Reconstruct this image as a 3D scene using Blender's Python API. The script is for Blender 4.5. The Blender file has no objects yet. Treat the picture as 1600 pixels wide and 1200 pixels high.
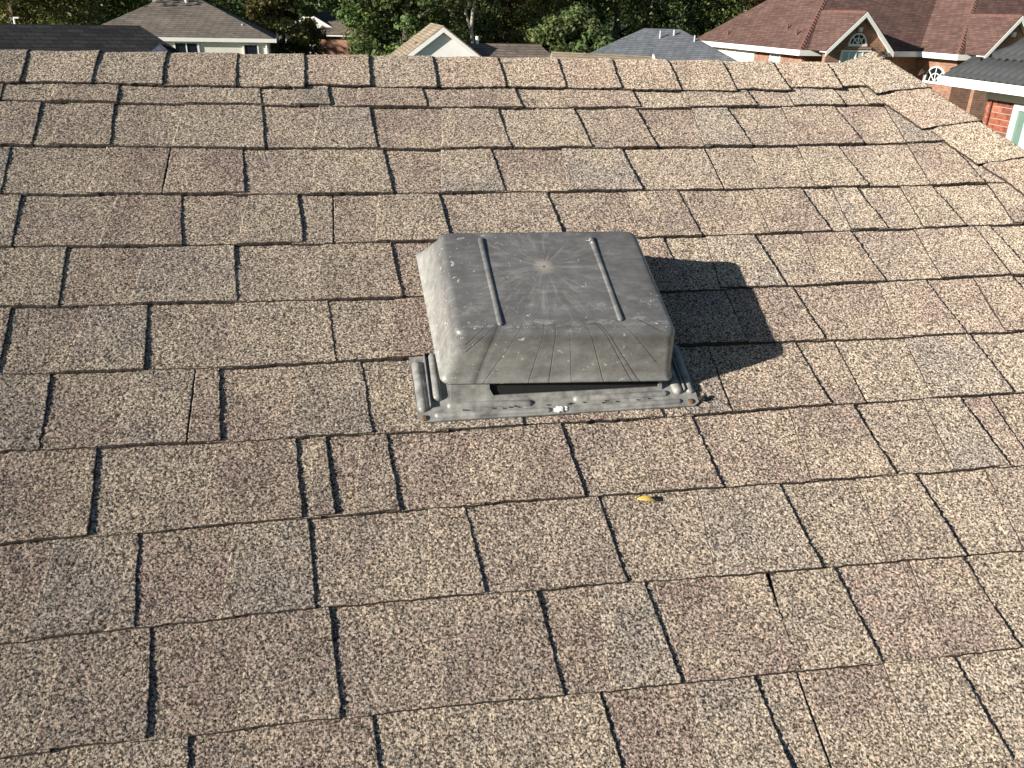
import bpy, bmesh, math, random
import numpy as np
from mathutils import Vector, Matrix, noise

random.seed(7)
rng = np.random.default_rng(7)
SC = bpy.context.scene
COL = SC.collection

# ------------------------------------------------------------------ camera, sky, sun, exposure
CAM = Vector((0.0, 0.0, 4.2))
FWD = Vector((0.16608066, 0.89461875, -0.41481864))
RIGHT = Vector((0.98484405, -0.17180431, 0.02377952))
DOWN = Vector((-0.04999403, -0.41248099, -0.90959333))
cam_data = bpy.data.cameras.new("camera")
cam_data.sensor_width = 36.0
cam_data.lens = 36.0 * 1300.0 / 1600.0
cam_data.clip_start = 0.05
cam_data.clip_end = 3000.0
cam = bpy.data.objects.new("camera", cam_data)
COL.objects.link(cam)
m = Matrix.Identity(4)
for r in range(3):
    m[r][0] = RIGHT[r]; m[r][1] = -DOWN[r]; m[r][2] = -FWD[r]; m[r][3] = CAM[r]
cam.matrix_world = m
SC.camera = cam

SLOPE = math.radians(28.2)                       # pitch of the roof in the foreground
ROOF_O = Vector((0.0, 2.04828476, 4.06120835))   # origin of the roof frame (u along ridge, v up slope, w off the roof)
RM = Matrix.Translation(ROOF_O) @ Matrix.Rotation(SLOPE, 4, 'X')

sun_roof = Vector((-2.02, -0.33, 1.0))           # towards the sun, in the roof frame
SUN = (RM.to_3x3() @ sun_roof).normalized()
sun_elev = math.asin(SUN.z)
sun_azim = math.atan2(SUN.x, SUN.y)

world = bpy.data.worlds.new("World")
SC.world = world
world.use_nodes = True
wn = world.node_tree.nodes
sky = wn.new("ShaderNodeTexSky")
sky.sky_type = 'NISHITA'
sky.sun_disc = False
sky.sun_elevation = sun_elev
sky.sun_rotation = sun_azim
sky.altitude = 20.0
sky.air_density = 1.0
sky.dust_density = 0.3
sky.ozone_density = 2.0
wn["Background"].inputs["Strength"].default_value = 0.05
world.node_tree.links.new(sky.outputs[0], wn["Background"].inputs["Color"])

sun_data = bpy.data.lights.new("sun", 'SUN')
sun_data.energy = 5.0
sun_data.angle = math.radians(0.5)
sun_data.color = (1.0, 0.955, 0.885)
sun = bpy.data.objects.new("sun", sun_data)
COL.objects.link(sun)
sun.rotation_euler = SUN.to_track_quat('Z', 'Y').to_euler()
sun.location = (-20, -10, 30)

vs = SC.view_settings
vs.view_transform = 'Standard'
vs.look = 'None'
vs.gamma = 1.0
vs.use_curve_mapping = False
vs.exposure = 0.92
SC.cycles.max_bounces = 6


# ------------------------------------------------------------------ helpers
def tag(o, label=None, cat=None, group=None, kind=None):
    if label: o["label"] = label
    if cat: o["category"] = cat
    if group: o["group"] = group
    if kind: o["kind"] = kind
    return o


def empty(name, loc=(0, 0, 0), rz=0.0, matrix=None):
    o = bpy.data.objects.new(name, None)
    o.empty_display_size = 0.2
    COL.objects.link(o)
    if matrix is not None:
        o.matrix_world = matrix
    else:
        o.location = loc
        o.rotation_euler = (0, 0, rz)
    return o


def mesh_obj(name, verts, faces, mats, parent=None, mat_idx=None, smooth=False, loc=None):
    me = bpy.data.meshes.new(name)
    me.from_pydata([tuple(v) for v in verts], [], faces)
    for mt in (mats if isinstance(mats, (list, tuple)) else [mats]):
        me.materials.append(mt)
    if mat_idx is not None:
        me.polygons.foreach_set("material_index", mat_idx)
    if smooth:
        me.polygons.foreach_set("use_smooth", [True] * len(me.polygons))
    me.update()
    o = bpy.data.objects.new(name, me)
    COL.objects.link(o)
    if parent is not None:
        o.parent = parent
    if loc is not None:
        o.location = loc
    return o


class MB:
    """collects faces of one part"""
    def __init__(self):
        self.v = []; self.f = []

    def poly(self, pts):
        b = len(self.v)
        self.v += [tuple(p) for p in pts]
        self.f.append(tuple(range(b, b + len(pts))))
        return self

    def box(self, x0, x1, y0, y1, z0, z1):
        b = len(self.v)
        self.v += [(x0, y0, z0), (x1, y0, z0), (x1, y1, z0), (x0, y1, z0), (x0, y0, z1), (x1, y0, z1), (x1, y1, z1), (x0, y1, z1)]
        for q in ((0, 3, 2, 1), (4, 5, 6, 7), (0, 1, 5, 4), (1, 2, 6, 5), (2, 3, 7, 6), (3, 0, 4, 7)):
            self.f.append(tuple(b + i for i in q))
        return self

    def prism(self, pts, off):
        """polygon pts extruded by the vector off"""
        b = len(self.v); n = len(pts)
        self.v += [tuple(p) for p in pts] + [tuple(Vector(p) + Vector(off)) for p in pts]
        self.f.append(tuple(range(b, b + n)))
        self.f.append(tuple(range(b + 2 * n - 1, b + n - 1, -1)))
        for i in range(n):
            j = (i + 1) % n
            self.f.append((b + j, b + i, b + n + i, b + n + j))
        return self

    def beam(self, a, c, wdt, hgt, up=(0, 0, 1)):
        a = Vector(a); c = Vector(c)
        d = (c - a).normalized(); s = d.cross(Vector(up)).normalized(); u = s.cross(d).normalized()
        s = s * wdt / 2; u = u * hgt / 2
        self.prism([a - s - u, a + s - u, a + s + u, a - s + u], c - a)
        return self

    def tube(self, pts, radii, n=8):
        b = len(self.v)
        pts = [Vector(p) for p in pts]
        for i, p in enumerate(pts):
            d = (pts[min(i + 1, len(pts) - 1)] - pts[max(i - 1, 0)]).normalized()
            s = d.cross(Vector((0.31, 0.17, 0.93)))
            s = s.normalized() if s.length > 1e-4 else Vector((1, 0, 0))
            t = d.cross(s)
            for k in range(n):
                a = 2 * math.pi * k / n
                self.v.append(tuple(p + (s * math.cos(a) + t * math.sin(a)) * radii[i]))
        for i in range(len(pts) - 1):
            for k in range(n):
                k2 = (k + 1) % n
                self.f.append((b + i * n + k, b + i * n + k2, b + (i + 1) * n + k2, b + (i + 1) * n + k))
        self.f.append(tuple(b + k for k in range(n))[::-1])
        e = b + (len(pts) - 1) * n
        self.f.append(tuple(e + k for k in range(n)))
        return self

    def build(self, name, mat, parent=None, smooth=False, loc=None):
        o = mesh_obj(name, self.v, self.f, mat, parent, smooth=smooth, loc=loc)
        bm = bmesh.new(); bm.from_mesh(o.data)
        bmesh.ops.recalc_face_normals(bm, faces=bm.faces)
        bm.to_mesh(o.data); bm.free()
        return o


# ------------------------------------------------------------------ materials
class NT:
    def __init__(self, name, rough=0.8, spec=0.3):
        self.mat = bpy.data.materials.new(name)
        self.mat.use_nodes = True
        self.t = self.mat.node_tree
        self.n = self.t.nodes
        self.b = self.n["Principled BSDF"]
        self.b.inputs["Roughness"].default_value = rough
        self.b.inputs["Specular IOR Level"].default_value = spec

    def node(self, typ, **kw):
        nd = self.n.new(typ)
        for k, v in kw.items():
            if k.startswith("_"):
                setattr(nd, k[1:], v)
            else:
                self.put(nd.inputs[k.replace("__", " ")], v)
        return nd

    def put(self, inp, v):
        if isinstance(v, bpy.types.NodeSocket):
            self.t.links.new(v, inp)
        else:
            inp.default_value = v

    def math(self, op, a, b=None, c=None, clamp=False):
        nd = self.n.new("ShaderNodeMath"); nd.operation = op; nd.use_clamp = clamp
        for i, v in enumerate((a, b, c)):
            if v is not None:
                self.put(nd.inputs[i], v)
        return nd.outputs[0]

    def mix(self, fac, a, b, blend='MIX'):
        nd = self.n.new("ShaderNodeMix"); nd.data_type = 'RGBA'; nd.blend_type = blend
        self.put(nd.inputs[0], fac); self.put(nd.inputs[6], a); self.put(nd.inputs[7], b)
        return nd.outputs[2]

    def ramp(self, fac, stops, interp='LINEAR'):
        nd = self.n.new("ShaderNodeValToRGB"); nd.color_ramp.interpolation = interp
        el = nd.color_ramp.elements
        while len(el) > 1: el.remove(el[-1])
        el[0].position = stops[0][0]; el[0].color = col4(stops[0][1])
        for p, c in stops[1:]:
            e = el.new(p); e.color = col4(c)
        self.put(nd.inputs[0], fac)
        return nd.outputs[0]

    def noise(self, vec, scale, detail=2.0, rough=0.5, dist=0.0):
        nd = self.node("ShaderNodeTexNoise", Scale=scale, Detail=detail, Roughness=rough, Distortion=dist)
        if vec is not None: self.put(nd.inputs["Vector"], vec)
        return nd.outputs["Fac"]

    def voro(self, vec, scale, out="Color", feature='F1'):
        nd = self.n.new("ShaderNodeTexVoronoi"); nd.feature = feature
        nd.inputs["Scale"].default_value = scale
        if vec is not None: self.put(nd.inputs["Vector"], vec)
        return nd.outputs[out]

    def obj(self):
        return self.n.new("ShaderNodeTexCoord").outputs["Object"]

    def mapping(self, vec, scale=(1, 1, 1), rot=(0, 0, 0), loc=(0, 0, 0)):
        nd = self.n.new("ShaderNodeMapping")
        self.put(nd.inputs["Vector"], vec)
        nd.inputs["Scale"].default_value = scale; nd.inputs["Rotation"].default_value = rot; nd.inputs["Location"].default_value = loc
        return nd.outputs[0]

    def bump(self, h, strength=0.5, dist=0.01, normal=None):
        nd = self.n.new("ShaderNodeBump")
        nd.inputs["Strength"].default_value = strength; nd.inputs["Distance"].default_value = dist
        self.put(nd.inputs["Height"], h)
        if normal is not None: self.put(nd.inputs["Normal"], normal)
        return nd.outputs[0]

    def color(self, c): self.put(self.b.inputs["Base Color"], c)
    def normal(self, v): self.put(self.b.inputs["Normal"], v)


def col4(c):
    if isinstance(c, (int, float)): return (c, c, c, 1)
    return (*c, 1) if len(c) == 3 else c


def plain(name, c, rough=0.7, var=0.15, scale=6.0, spec=0.3, bump=0.0):
    k = NT(name, rough, spec)
    v = k.obj()
    n = k.noise(v, scale, 4.0, 0.6)
    k.color(k.ramp(n, [(0.3, [x * (1 - var) for x in c]), (0.7, [x * (1 + var) for x in c])]))
    if bump: k.normal(k.bump(n, 0.4, bump))
    return k.mat


def granule_material():
    """mineral granules on asphalt: the tab's own blend comes from the object colour"""
    k = NT("granules", 0.95, 0.12)
    k.b.inputs["Diffuse Roughness"].default_value = 1.0
    oi = k.n.new("ShaderNodeObjectInfo")
    off = k.node("ShaderNodeVectorMath", _operation='SCALE'); 
    comb = k.n.new("ShaderNodeCombineXYZ")
    k.put(comb.inputs[0], oi.outputs["Random"]); k.put(comb.inputs[1], k.math('MULTIPLY', oi.outputs["Random"], 7.3)); k.put(comb.inputs[2], 0.0)
    k.put(off.inputs[0], comb.outputs[0]); off.inputs[3].default_value = 9.0
    add = k.node("ShaderNodeVectorMath", _operation='ADD')
    k.put(add.inputs[0], k.obj()); k.put(add.inputs[1], off.outputs[0])
    v = add.outputs[0]
    vn = k.n.new("ShaderNodeTexVoronoi"); vn.inputs["Scale"].default_value = 440.0; k.put(vn.inputs["Vector"], v)
    g1 = k.n.new("ShaderNodeSeparateColor"); k.put(g1.inputs[0], vn.outputs["Color"])
    fine = k.noise(v, 560.0, 1.0, 0.6)
    clump = k.noise(v, 300.0, 1.5, 0.65)
    patch = k.noise(v, 8.0, 2.0, 0.55)
    # tab blend from the object colour, drifting across the tab
    base = oi.outputs["Color"]
    base = k.mix(k.ramp(patch, [(0.40, 0.0), (0.66, 0.7)]), base, (0.330, 0.268, 0.195, 1))
    stain = k.noise(v, 14.0, 4.0, 0.7)
    base = k.mix(k.ramp(stain, [(0.54, 0.0), (0.74, 0.40)]), base, (0.150, 0.132, 0.116, 1))
    gran = k.math('ADD', k.math('MULTIPLY', g1.outputs[0], 0.34), k.math('ADD', k.math('MULTIPLY', fine, 0.30), k.math('MULTIPLY', clump, 0.85)))
    mul = k.ramp(gran, [(0.42, 0.06), (0.58, 0.24), (0.71, 0.78), (0.84, 1.75), (1.0, 2.6)])
    c = k.mix(1.0, base, mul, 'MULTIPLY')
    # some granules are their own colour
    sel = k.ramp(g1.outputs[1], [(0.0, (0.42, 0.35, 0.24)), (0.14, (0.22, 0.105, 0.075)), (0.24, (0.125, 0.115, 0.105))], 'CONSTANT')
    selm = k.math('MULTIPLY', k.math('LESS_THAN', g1.outputs[1], 0.30), 0.4)
    c = k.mix(selm, c, k.mix(1.0, sel, k.ramp(gran, [(0.4, 0.25), (1.0, 1.7)]), 'MULTIPLY'))
    c = k.mix(1.0, c, (0.955, 0.958, 0.970, 1), 'MULTIPLY')
    k.color(c)
    k.normal(k.bump(k.math('ADD', clump, k.math('MULTIPLY', fine, 0.5)), 1.0, 0.0014))
    return k.mat


def far_shingle(name, c, row=0.14, var=0.35):
    """shingles too far away to tell apart: rows by height, blotches"""
    k = NT(name, 0.9, 0.2)
    v = k.obj()
    sep = k.n.new("ShaderNodeSeparateXYZ"); k.put(sep.inputs[0], v)
    cmb = k.n.new("ShaderNodeCombineXYZ")
    k.put(cmb.inputs[0], k.math('ADD', sep.outputs[0], k.math('MULTIPLY', sep.outputs[1], 0.83)))
    k.put(cmb.inputs[1], k.math('MULTIPLY', sep.outputs[2], 1.9))
    br = k.n.new("ShaderNodeTexBrick")
    k.put(br.inputs["Vector"], cmb.outputs[0])
    br.inputs["Scale"].default_value = 1.0
    br.inputs["Brick Width"].default_value = 0.36
    br.inputs["Row Height"].default_value = row
    br.inputs["Mortar Size"].default_value = 0.013
    br.inputs["Color1"].default_value = col4([x * (1 - var) for x in c])
    br.inputs["Color2"].default_value = col4([x * (1 + var) for x in c])
    br.inputs["Mortar"].default_value = col4([x * 0.45 for x in c])
    n = k.noise(v, 1.3, 5.0, 0.65)
    n2 = k.noise(v, 24.0, 2.0, 0.6)
    cc = k.mix(1.0, br.outputs["Color"], k.ramp(n, [(0.3, 0.78), (0.7, 1.2)]), 'MULTIPLY')
    cc = k.mix(1.0, cc, k.ramp(n2, [(0.3, 0.72), (0.7, 1.28)]), 'MULTIPLY')
    k.color(cc)
    k.normal(k.bump(br.outputs["Fac"], 0.5, -0.01))
    return k.mat


def far_brick(name, c1, c2, mortar):
    k = NT(name, 0.9, 0.2)
    v = k.obj()
    sep = k.n.new("ShaderNodeSeparateXYZ"); k.put(sep.inputs[0], v)
    cmb = k.n.new("ShaderNodeCombineXYZ")
    k.put(cmb.inputs[0], k.math('ADD', sep.outputs[0], sep.outputs[1])); k.put(cmb.inputs[1], sep.outputs[2])
    br = k.n.new("ShaderNodeTexBrick"); k.put(br.inputs["Vector"], cmb.outputs[0])
    br.inputs["Scale"].default_value = 1.0
    br.inputs["Brick Width"].default_value = 0.23; br.inputs["Row Height"].default_value = 0.077; br.inputs["Mortar Size"].default_value = 0.008
    br.inputs["Color1"].default_value = col4(c1); br.inputs["Color2"].default_value = col4(c2); br.inputs["Mortar"].default_value = col4(mortar)
    k.color(k.mix(1.0, br.outputs["Color"], k.ramp(k.noise(v, 3.0, 5.0, 0.7), [(0.3, 0.7), (0.7, 1.25)]), 'MULTIPLY'))
    k.normal(k.bump(br.outputs["Fac"], 0.6, -0.008))
    return k.mat


def leaf_material(name, c):
    k = NT(name, 0.55, 0.35)
    at = k.n.new("ShaderNodeAttribute"); at.attribute_name = "tone"
    cc = k.mix(1.0, col4(c), at.outputs["Color"], 'MULTIPLY')
    k.color(cc)
    tr = k.n.new("ShaderNodeBsdfTranslucent"); k.put(tr.inputs["Color"], cc)
    ms = k.n.new("ShaderNodeMixShader"); ms.inputs[0].default_value = 0.38
    k.t.links.new(k.b.outputs[0], ms.inputs[1]); k.t.links.new(tr.outputs[0], ms.inputs[2])
    k.t.links.new(ms.outputs[0], k.n["Material Output"].inputs["Surface"])
    return k.mat


def vent_material():
    """weathered grey sheet of the vent: flow streaks from the middle of the hood, chalking, white splats, dark creases"""
    k = NT("weathered_vent", 0.42, 0.45)
    v = k.obj()
    sep = k.n.new("ShaderNodeSeparateXYZ"); k.put(sep.inputs[0], v)
    x = k.math('ADD', sep.outputs[0], 0.012)
    y = k.math('SUBTRACT', k.math('ADD', sep.outputs[1], k.math('MULTIPLY', sep.outputs[2], 0.9)), 0.137)
    ang = k.math('ARCTAN2', y, x)
    rad = k.math('SQRT', k.math('ADD', k.math('MULTIPLY', x, x), k.math('MULTIPLY', y, y)))
    pc = k.n.new("ShaderNodeCombineXYZ")
    k.put(pc.inputs[0], k.math('MULTIPLY', k.math('COSINE', ang), 2.6)); k.put(pc.inputs[1], k.math('MULTIPLY', k.math('SINE', ang), 2.6)); k.put(pc.inputs[2], k.math('MULTIPLY', rad, 6.0))
    streak = k.noise(pc.outputs[0], 3.2, 5.0, 0.7, 0.3)
    mott = k.noise(v, 16.0, 6.0, 0.65)
    fine = k.noise(k.mapping(v, (30, 160, 60)), 1.0, 3.0, 0.6)
    base = k.ramp(mott, [(0.28, (0.092, 0.089, 0.085)), (0.5, (0.120, 0.116, 0.111)), (0.75, (0.170, 0.164, 0.156))])
    fade = k.ramp(rad, [(0.0, 1.0), (0.05, 0.9), (0.16, 0.12), (0.3, 0.0)])
    sm = k.math('MULTIPLY', k.ramp(streak, [(0.50, 0.0), (0.68, 1.0)]), fade)
    c = k.mix(k.math('MULTIPLY', sm, 0.36), base, (0.40, 0.37, 0.32, 1))
    core = k.ramp(rad, [(0.0, 0.7), (0.006, 0.5), (0.020, 0.0)])
    c = k.mix(core, c, (0.42, 0.37, 0.31, 1))
    c = k.mix(k.ramp(rad, [(0.0, 1.0), (0.004, 0.0)]), c, (0.03, 0.025, 0.02, 1))
    # chalky wear: rub marks and the front edge of the hood
    chalk = k.noise(k.mapping(v, (22, 60, 30), rot=(0, 0, 0.1)), 1.0, 6.0, 0.75)
    edge = k.ramp(k.math('ABSOLUTE', k.math('ADD', y, 0.125)), [(0.0, 1.0), (0.02, 0.0)])
    c = k.mix(k.math('MULTIPLY', k.ramp(chalk, [(0.52, 0.0), (0.70, 0.75)]), k.math('ADD', k.math('MULTIPLY', edge, 0.7), 0.30)), c, (0.42, 0.40, 0.36, 1))
    side = k.ramp(k.math('ABSOLUTE', k.math('ADD', sep.outputs[0], 0.008)), [(0.172, 0.0), (0.186, 1.0)])  # side and front faces mixed paler than the top, mottled by noise
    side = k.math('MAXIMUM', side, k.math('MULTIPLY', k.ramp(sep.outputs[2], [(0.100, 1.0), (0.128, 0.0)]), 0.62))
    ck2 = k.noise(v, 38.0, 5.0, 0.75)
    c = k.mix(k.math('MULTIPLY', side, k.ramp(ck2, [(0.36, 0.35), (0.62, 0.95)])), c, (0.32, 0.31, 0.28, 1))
    # zig-zag scuff near the front edge
    zz = k.math('ABSOLUTE', k.math('SUBTRACT', y, k.math('ADD', -0.098, k.math('MULTIPLY', k.math('PINGPONG', k.math('ADD', x, k.math('MULTIPLY', k.noise(v, 30.0, 2.0), 0.05)), 0.010), 1.5))))
    zm = k.math('MULTIPLY', k.ramp(zz, [(0.0, 1.0), (0.0022, 0.0)]), k.ramp(k.noise(v, 34.0, 2.0), [(0.42, 0.0), (0.55, 0.8)]))
    c = k.mix(k.math('MULTIPLY', zm, 0.3), c, (0.36, 0.345, 0.32, 1))
    # splats
    wv = k.node("ShaderNodeVectorMath", _operation='ADD')
    nz = k.n.new("ShaderNodeTexNoise"); nz.inputs["Scale"].default_value = 45.0; k.put(nz.inputs["Vector"], v)
    sc_ = k.node("ShaderNodeVectorMath", _operation='SCALE'); k.put(sc_.inputs[0], nz.outputs["Color"]); sc_.inputs[3].default_value = 0.05
    k.put(wv.inputs[0], v); k.put(wv.inputs[1], sc_.outputs[0])
    s1 = k.voro(k.mapping(wv.outputs[0], (0.8, 2.2, 1), rot=(0, 0, 0.5)), 34.0, "Distance")
    s2 = k.voro(k.mapping(wv.outputs[0], (2.4, 0.8, 1), rot=(0, 0, -0.4), loc=(3, 2, 1)), 66.0, "Distance")
    splat = k.math('MAXIMUM', k.ramp(s1, [(0.07, 0.8), (0.13, 0.0)]), k.ramp(s2, [(0.07, 0.8), (0.12, 0.0)]))
    gate = k.ramp(k.noise(v, 11.0, 2.0), [(0.43, 0.0), (0.52, 1.0)])
    c = k.mix(k.math('MULTIPLY', splat, gate), c, (0.60, 0.585, 0.55, 1))
    # dark creases running down the front
    cz = k.voro(k.mapping(pc.outputs[0], (1, 1, 0.06)), 1.9, "Distance", 'DISTANCE_TO_EDGE')
    crease = k.math('MULTIPLY', k.ramp(cz, [(0.0, 1.0), (0.008, 0.5), (0.02, 0.0)]), k.ramp(y, [(-0.26, 1.0), (-0.135, 1.0), (-0.12, 0.0)]))
    crease = k.math('MULTIPLY', crease, k.math('MULTIPLY', k.math('LESS_THAN', y, -0.12), k.math('LESS_THAN', k.math('ABSOLUTE', sep.outputs[0]), 0.155)))
    c = k.mix(k.math('MULTIPLY', crease, 0.6), c, (0.05, 0.047, 0.042, 1))
    c = k.mix(1.0, c, k.ramp(fine, [(0.3, 0.86), (0.7, 1.12)]), 'MULTIPLY')
    k.color(c)
    k.put(k.b.inputs["Roughness"], k.math('ADD', 0.26, k.math('MULTIPLY', mott, 0.3)))
    hh = k.math('ADD', k.math('MULTIPLY', mott, 0.5), k.math('MULTIPLY', crease, -0.6))
    hh = k.math('ADD', hh, k.math('MULTIPLY', k.noise(v, 7.0, 3.0), 2.2))
    k.normal(k.bump(hh, 0.35, 0.004))
    return k.mat


M = {}
M['gran'] = granule_material()
M['asphalt'] = plain("asphalt_edge", (0.040, 0.032, 0.027), 0.95, 0.5, 260.0, 0.15, 0.001)
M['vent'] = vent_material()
M['dust_plastic'] = plain("dusty_vent_base", (0.235, 0.226, 0.205), 0.42, 0.5, 45.0, 0.5, 0.0008)
M['nail'] = plain("rusty_nail", (0.16, 0.085, 0.04), 0.6, 0.4, 300.0)
M['sealant'] = plain("sealant", (0.72, 0.70, 0.66), 0.5, 0.2, 200.0, 0.4, 0.001)
M['dark'] = plain("slot_shade", (0.012, 0.012, 0.012), 0.8, 0.2, 100.0)  # near-black colour standing for the shade inside the vent slot
M['leaf_y'] = plain("yellow_leaf", (0.62, 0.40, 0.09), 0.6, 0.3, 150.0)
M['leaf_b'] = plain("brown_leaf", (0.05, 0.032, 0.02), 0.8, 0.4, 150.0)
M['white'] = plain("white_paint", (0.80, 0.78, 0.72), 0.55, 0.05, 3.0)
M['cream'] = plain("cream_siding", (0.72, 0.68, 0.58), 0.7, 0.05, 2.0)
M['bluewhite'] = plain("blue_white_trim", (0.62, 0.68, 0.76), 0.6, 0.05, 3.0)
M['glass'] = plain("window_glass", (0.012, 0.016, 0.022), 0.08, 0.2, 1.0, 0.6)
M['greenglass'] = plain("green_glass", (0.13, 0.20, 0.165), 0.12, 0.1, 2.0, 0.6)
M['curtain'] = plain("pale_blind", (0.40, 0.50, 0.44), 0.8, 0.06, 6.0)
M['roof_red'] = far_shingle("red_shingles", (0.132, 0.076, 0.062), 0.14, 0.24)
M['cap_red'] = plain("red_hip_caps", (0.150, 0.076, 0.058), 0.9, 0.3, 9.0)
M['roof_tan'] = far_shingle("tan_shingles", (0.175, 0.145, 0.118), 0.14, 0.15)
M['roof_char'] = far_shingle("charcoal_shingles", (0.028, 0.0275, 0.027), 0.14, 0.35)
M['roof_beige'] = far_shingle("beige_shingles", (0.30, 0.235, 0.165), 0.14, 0.14)
M['roof_brown'] = far_shingle("brown_shingles", (0.170, 0.135, 0.108), 0.14, 0.18)
M['roof_grey'] = far_shingle("grey_shingles", (0.150, 0.158, 0.168), 0.14, 0.15)
M['roof_navy'] = far_shingle("navy_shingles", (0.030, 0.036, 0.055), 0.14, 0.3)
M['brick_wall'] = far_brick("red_brick_wall", (0.24, 0.105, 0.062), (0.33, 0.165, 0.10), (0.30, 0.25, 0.20))
M['brick_or'] = far_brick("orange_brick_wall", (0.33, 0.14, 0.075), (0.40, 0.19, 0.11), (0.36, 0.28, 0.22))
M['tile'] = plain("dark_roof_tile", (0.040, 0.041, 0.043), 0.75, 0.25, 14.0, 0.3, 0.003)
M['mortar'] = plain("mortar", (0.40, 0.32, 0.26), 0.95, 0.15, 40.0)
M['brick1'] = plain("brick_red", (0.27, 0.085, 0.050), 0.9, 0.3, 30.0, 0.2, 0.002)
M['brick2'] = plain("brick_orange", (0.33, 0.125, 0.075), 0.9, 0.3, 30.0, 0.2, 0.002)
M['brick3'] = plain("brick_dark", (0.19, 0.065, 0.045), 0.9, 0.3, 30.0, 0.2, 0.002)
M['bark'] = plain("bark", (0.095, 0.075, 0.058), 0.95, 0.4, 9.0, 0.1, 0.02)
M['palebark'] = plain("pale_bark", (0.32, 0.29, 0.25), 0.9, 0.3, 6.0, 0.1, 0.01)
M['grass'] = plain("lawn", (0.060, 0.085, 0.030), 0.95, 0.4, 1.5, 0.1)
M['metal'] = plain("pipe_metal", (0.45, 0.45, 0.44), 0.5, 0.1, 8.0)
M['drywood'] = plain("offwhite_trim", (0.60, 0.58, 0.53), 0.8, 0.05, 3.0)  # one even off-white, greyer than the white paint

# ------------------------------------------------------------------ ground
mb = MB(); mb.poly([(-700, -300, 0), (700, -300, 0), (700, 1500, 0), (-700, 1500, 0)])
GZ = -0.4
g = mb.build("ground", M['grass'], loc=(0, 0, GZ)); tag(g, kind='structure')

# ------------------------------------------------------------------ the shingled roof in the foreground
E_ = 0.143                                    # course exposure, metres
LINES = {                                      # the butt line of each course, (u, v) along the roof
    0: [(-0.71, -0.005), (0.34, -0.018), (1.27, -0.002)],
    1: [(-0.71, -0.1459), (-0.47, -0.1521), (-0.21, -0.1563), (0.06, -0.1607), (0.34, -0.1629), (0.63, -0.1604), (0.95, -0.1527), (1.27, -0.1421)],
    2: [(-0.68, -0.2910), (-0.33, -0.3005), (0.05, -0.3064), (0.60, -0.3047), (0.97, -0.2995), (1.38, -0.2868)],
    3: [(-0.65, -0.4336), (-0.32, -0.4415), (0.04, -0.4463), (0.56, -0.4458), (1.15, -0.4411), (1.47, -0.4330)],
    4: [(-0.62, -0.5739), (-0.30, -0.5809), (0.04, -0.5833), (0.53, -0.5862), (1.09, -0.5761), (1.39, -0.5686)],
    5: [(-0.59, -0.7162), (-0.19, -0.7234), (0.07, -0.7246), (0.53, -0.7322), (0.88, -0.7254), (1.30, -0.7180)],
    6: [(-0.56, -0.8578), (-0.18, -0.8667), (0.07, -0.8629), (0.53, -0.8649), (0.83, -0.8645), (1.22, -0.8637)],
    7: [(-0.53, -1.0029), (-0.08, -1.0092), (0.43, -1.0112), (0.77, -1.0057), (1.14, -1.0025)],
    8: [(-0.50, -1.1513), (-0.11, -1.1466), (0.34, -1.1476), (0.71, -1.1490), (1.06, -1.1496)],
    9: [(-0.47, -1.2898), (-0.08, -1.2833), (0.36, -1.2893), (0.65, -1.2933), (0.97, -1.2955)],
    10: [(-0.45, -1.4278), (-0.16, -1.4283), (0.07, -1.4294), (0.33, -1.4338), (0.60, -1.4360), (0.89, -1.4392)],
}
# tab edges of each course, in metres along the ridge: D = right end of a raised tab, s = left end of a raised tab, J = butt joint
EDGES = {
    1: "D-0.716 s-0.609 D-0.492 s-0.348 D-0.207 s-0.134 D-0.064 s0.004 D0.142 s0.255 D0.352 s0.471 D0.628 s0.751 D0.914 s1.02 D1.14 s1.215",
    2: "D-0.628 s-0.587 D-0.487 s-0.359 D-0.194 s-0.086 D0.03 s0.176 D0.309 s0.387 D0.484 s0.547 D0.629 s0.753 D0.851 s0.977 D1.125 s1.246",
    3: "D-0.655 s-0.494 J-0.368 D-0.226 s-0.09 D0.053 s0.163 D0.276 s0.419 D0.562 J0.749 D0.85 s0.963 D1.074 s1.237 D1.358 s1.449",
    4: "D-0.609 s-0.454 D-0.328 s-0.219 D-0.116 J-0.055 s0.027 D0.155 s0.238 D0.373 s0.532 D0.651 s0.809 D0.931 s0.99 D1.059 s1.154 D1.241 s1.37",
    5: "D-0.508 s-0.385 D-0.225 s-0.081 D0.054 s0.149 D0.306 s0.43 D0.583 s0.661 D0.777 s0.87 D0.988 s1.123 J1.273 D1.315",
    6: "D-0.57 s-0.464 D-0.358 s-0.228 D-0.062 s0.042 D0.158 s0.283 D0.4 s0.508 J0.662 D0.805 s0.973 D1.091 s1.186 D1.285",
    7: "D-0.485 s-0.375 J-0.275 D-0.233 s-0.122 D-0.009 s0.101 D0.228 s0.337 D0.461 s0.506 J0.588 D0.761 J0.834 s0.966 D1.112",
    8: "D-0.397 s-0.238 D-0.112 s-0.094 D-0.067 s-0.026 D0.025 s0.143 D0.302 s0.42 D0.522 s0.684 D0.816 s0.935 D1.022 J1.076",
    9: "D-0.321 s-0.205 D-0.093 s0.066 D0.134 s0.24 D0.336 s0.481 D0.631 s0.749 D0.865 s0.979",
    10: "D-0.29 s-0.177 D-0.063 s0.073 D0.218 s0.291 D0.375 s0.385 s0.551 D0.664 s0.774 D0.876",
    11: "s-0.353 D-0.231 s-0.121 D-0.013 s0.123 D0.278 s0.393 D0.491 J0.548 s0.668 D0.788",
}
RIDGE_V = 0.035
HIP_U0 = 1.345


def hip_u(v):
    return HIP_U0 + 0.5 * (RIDGE_V - v)


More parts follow.
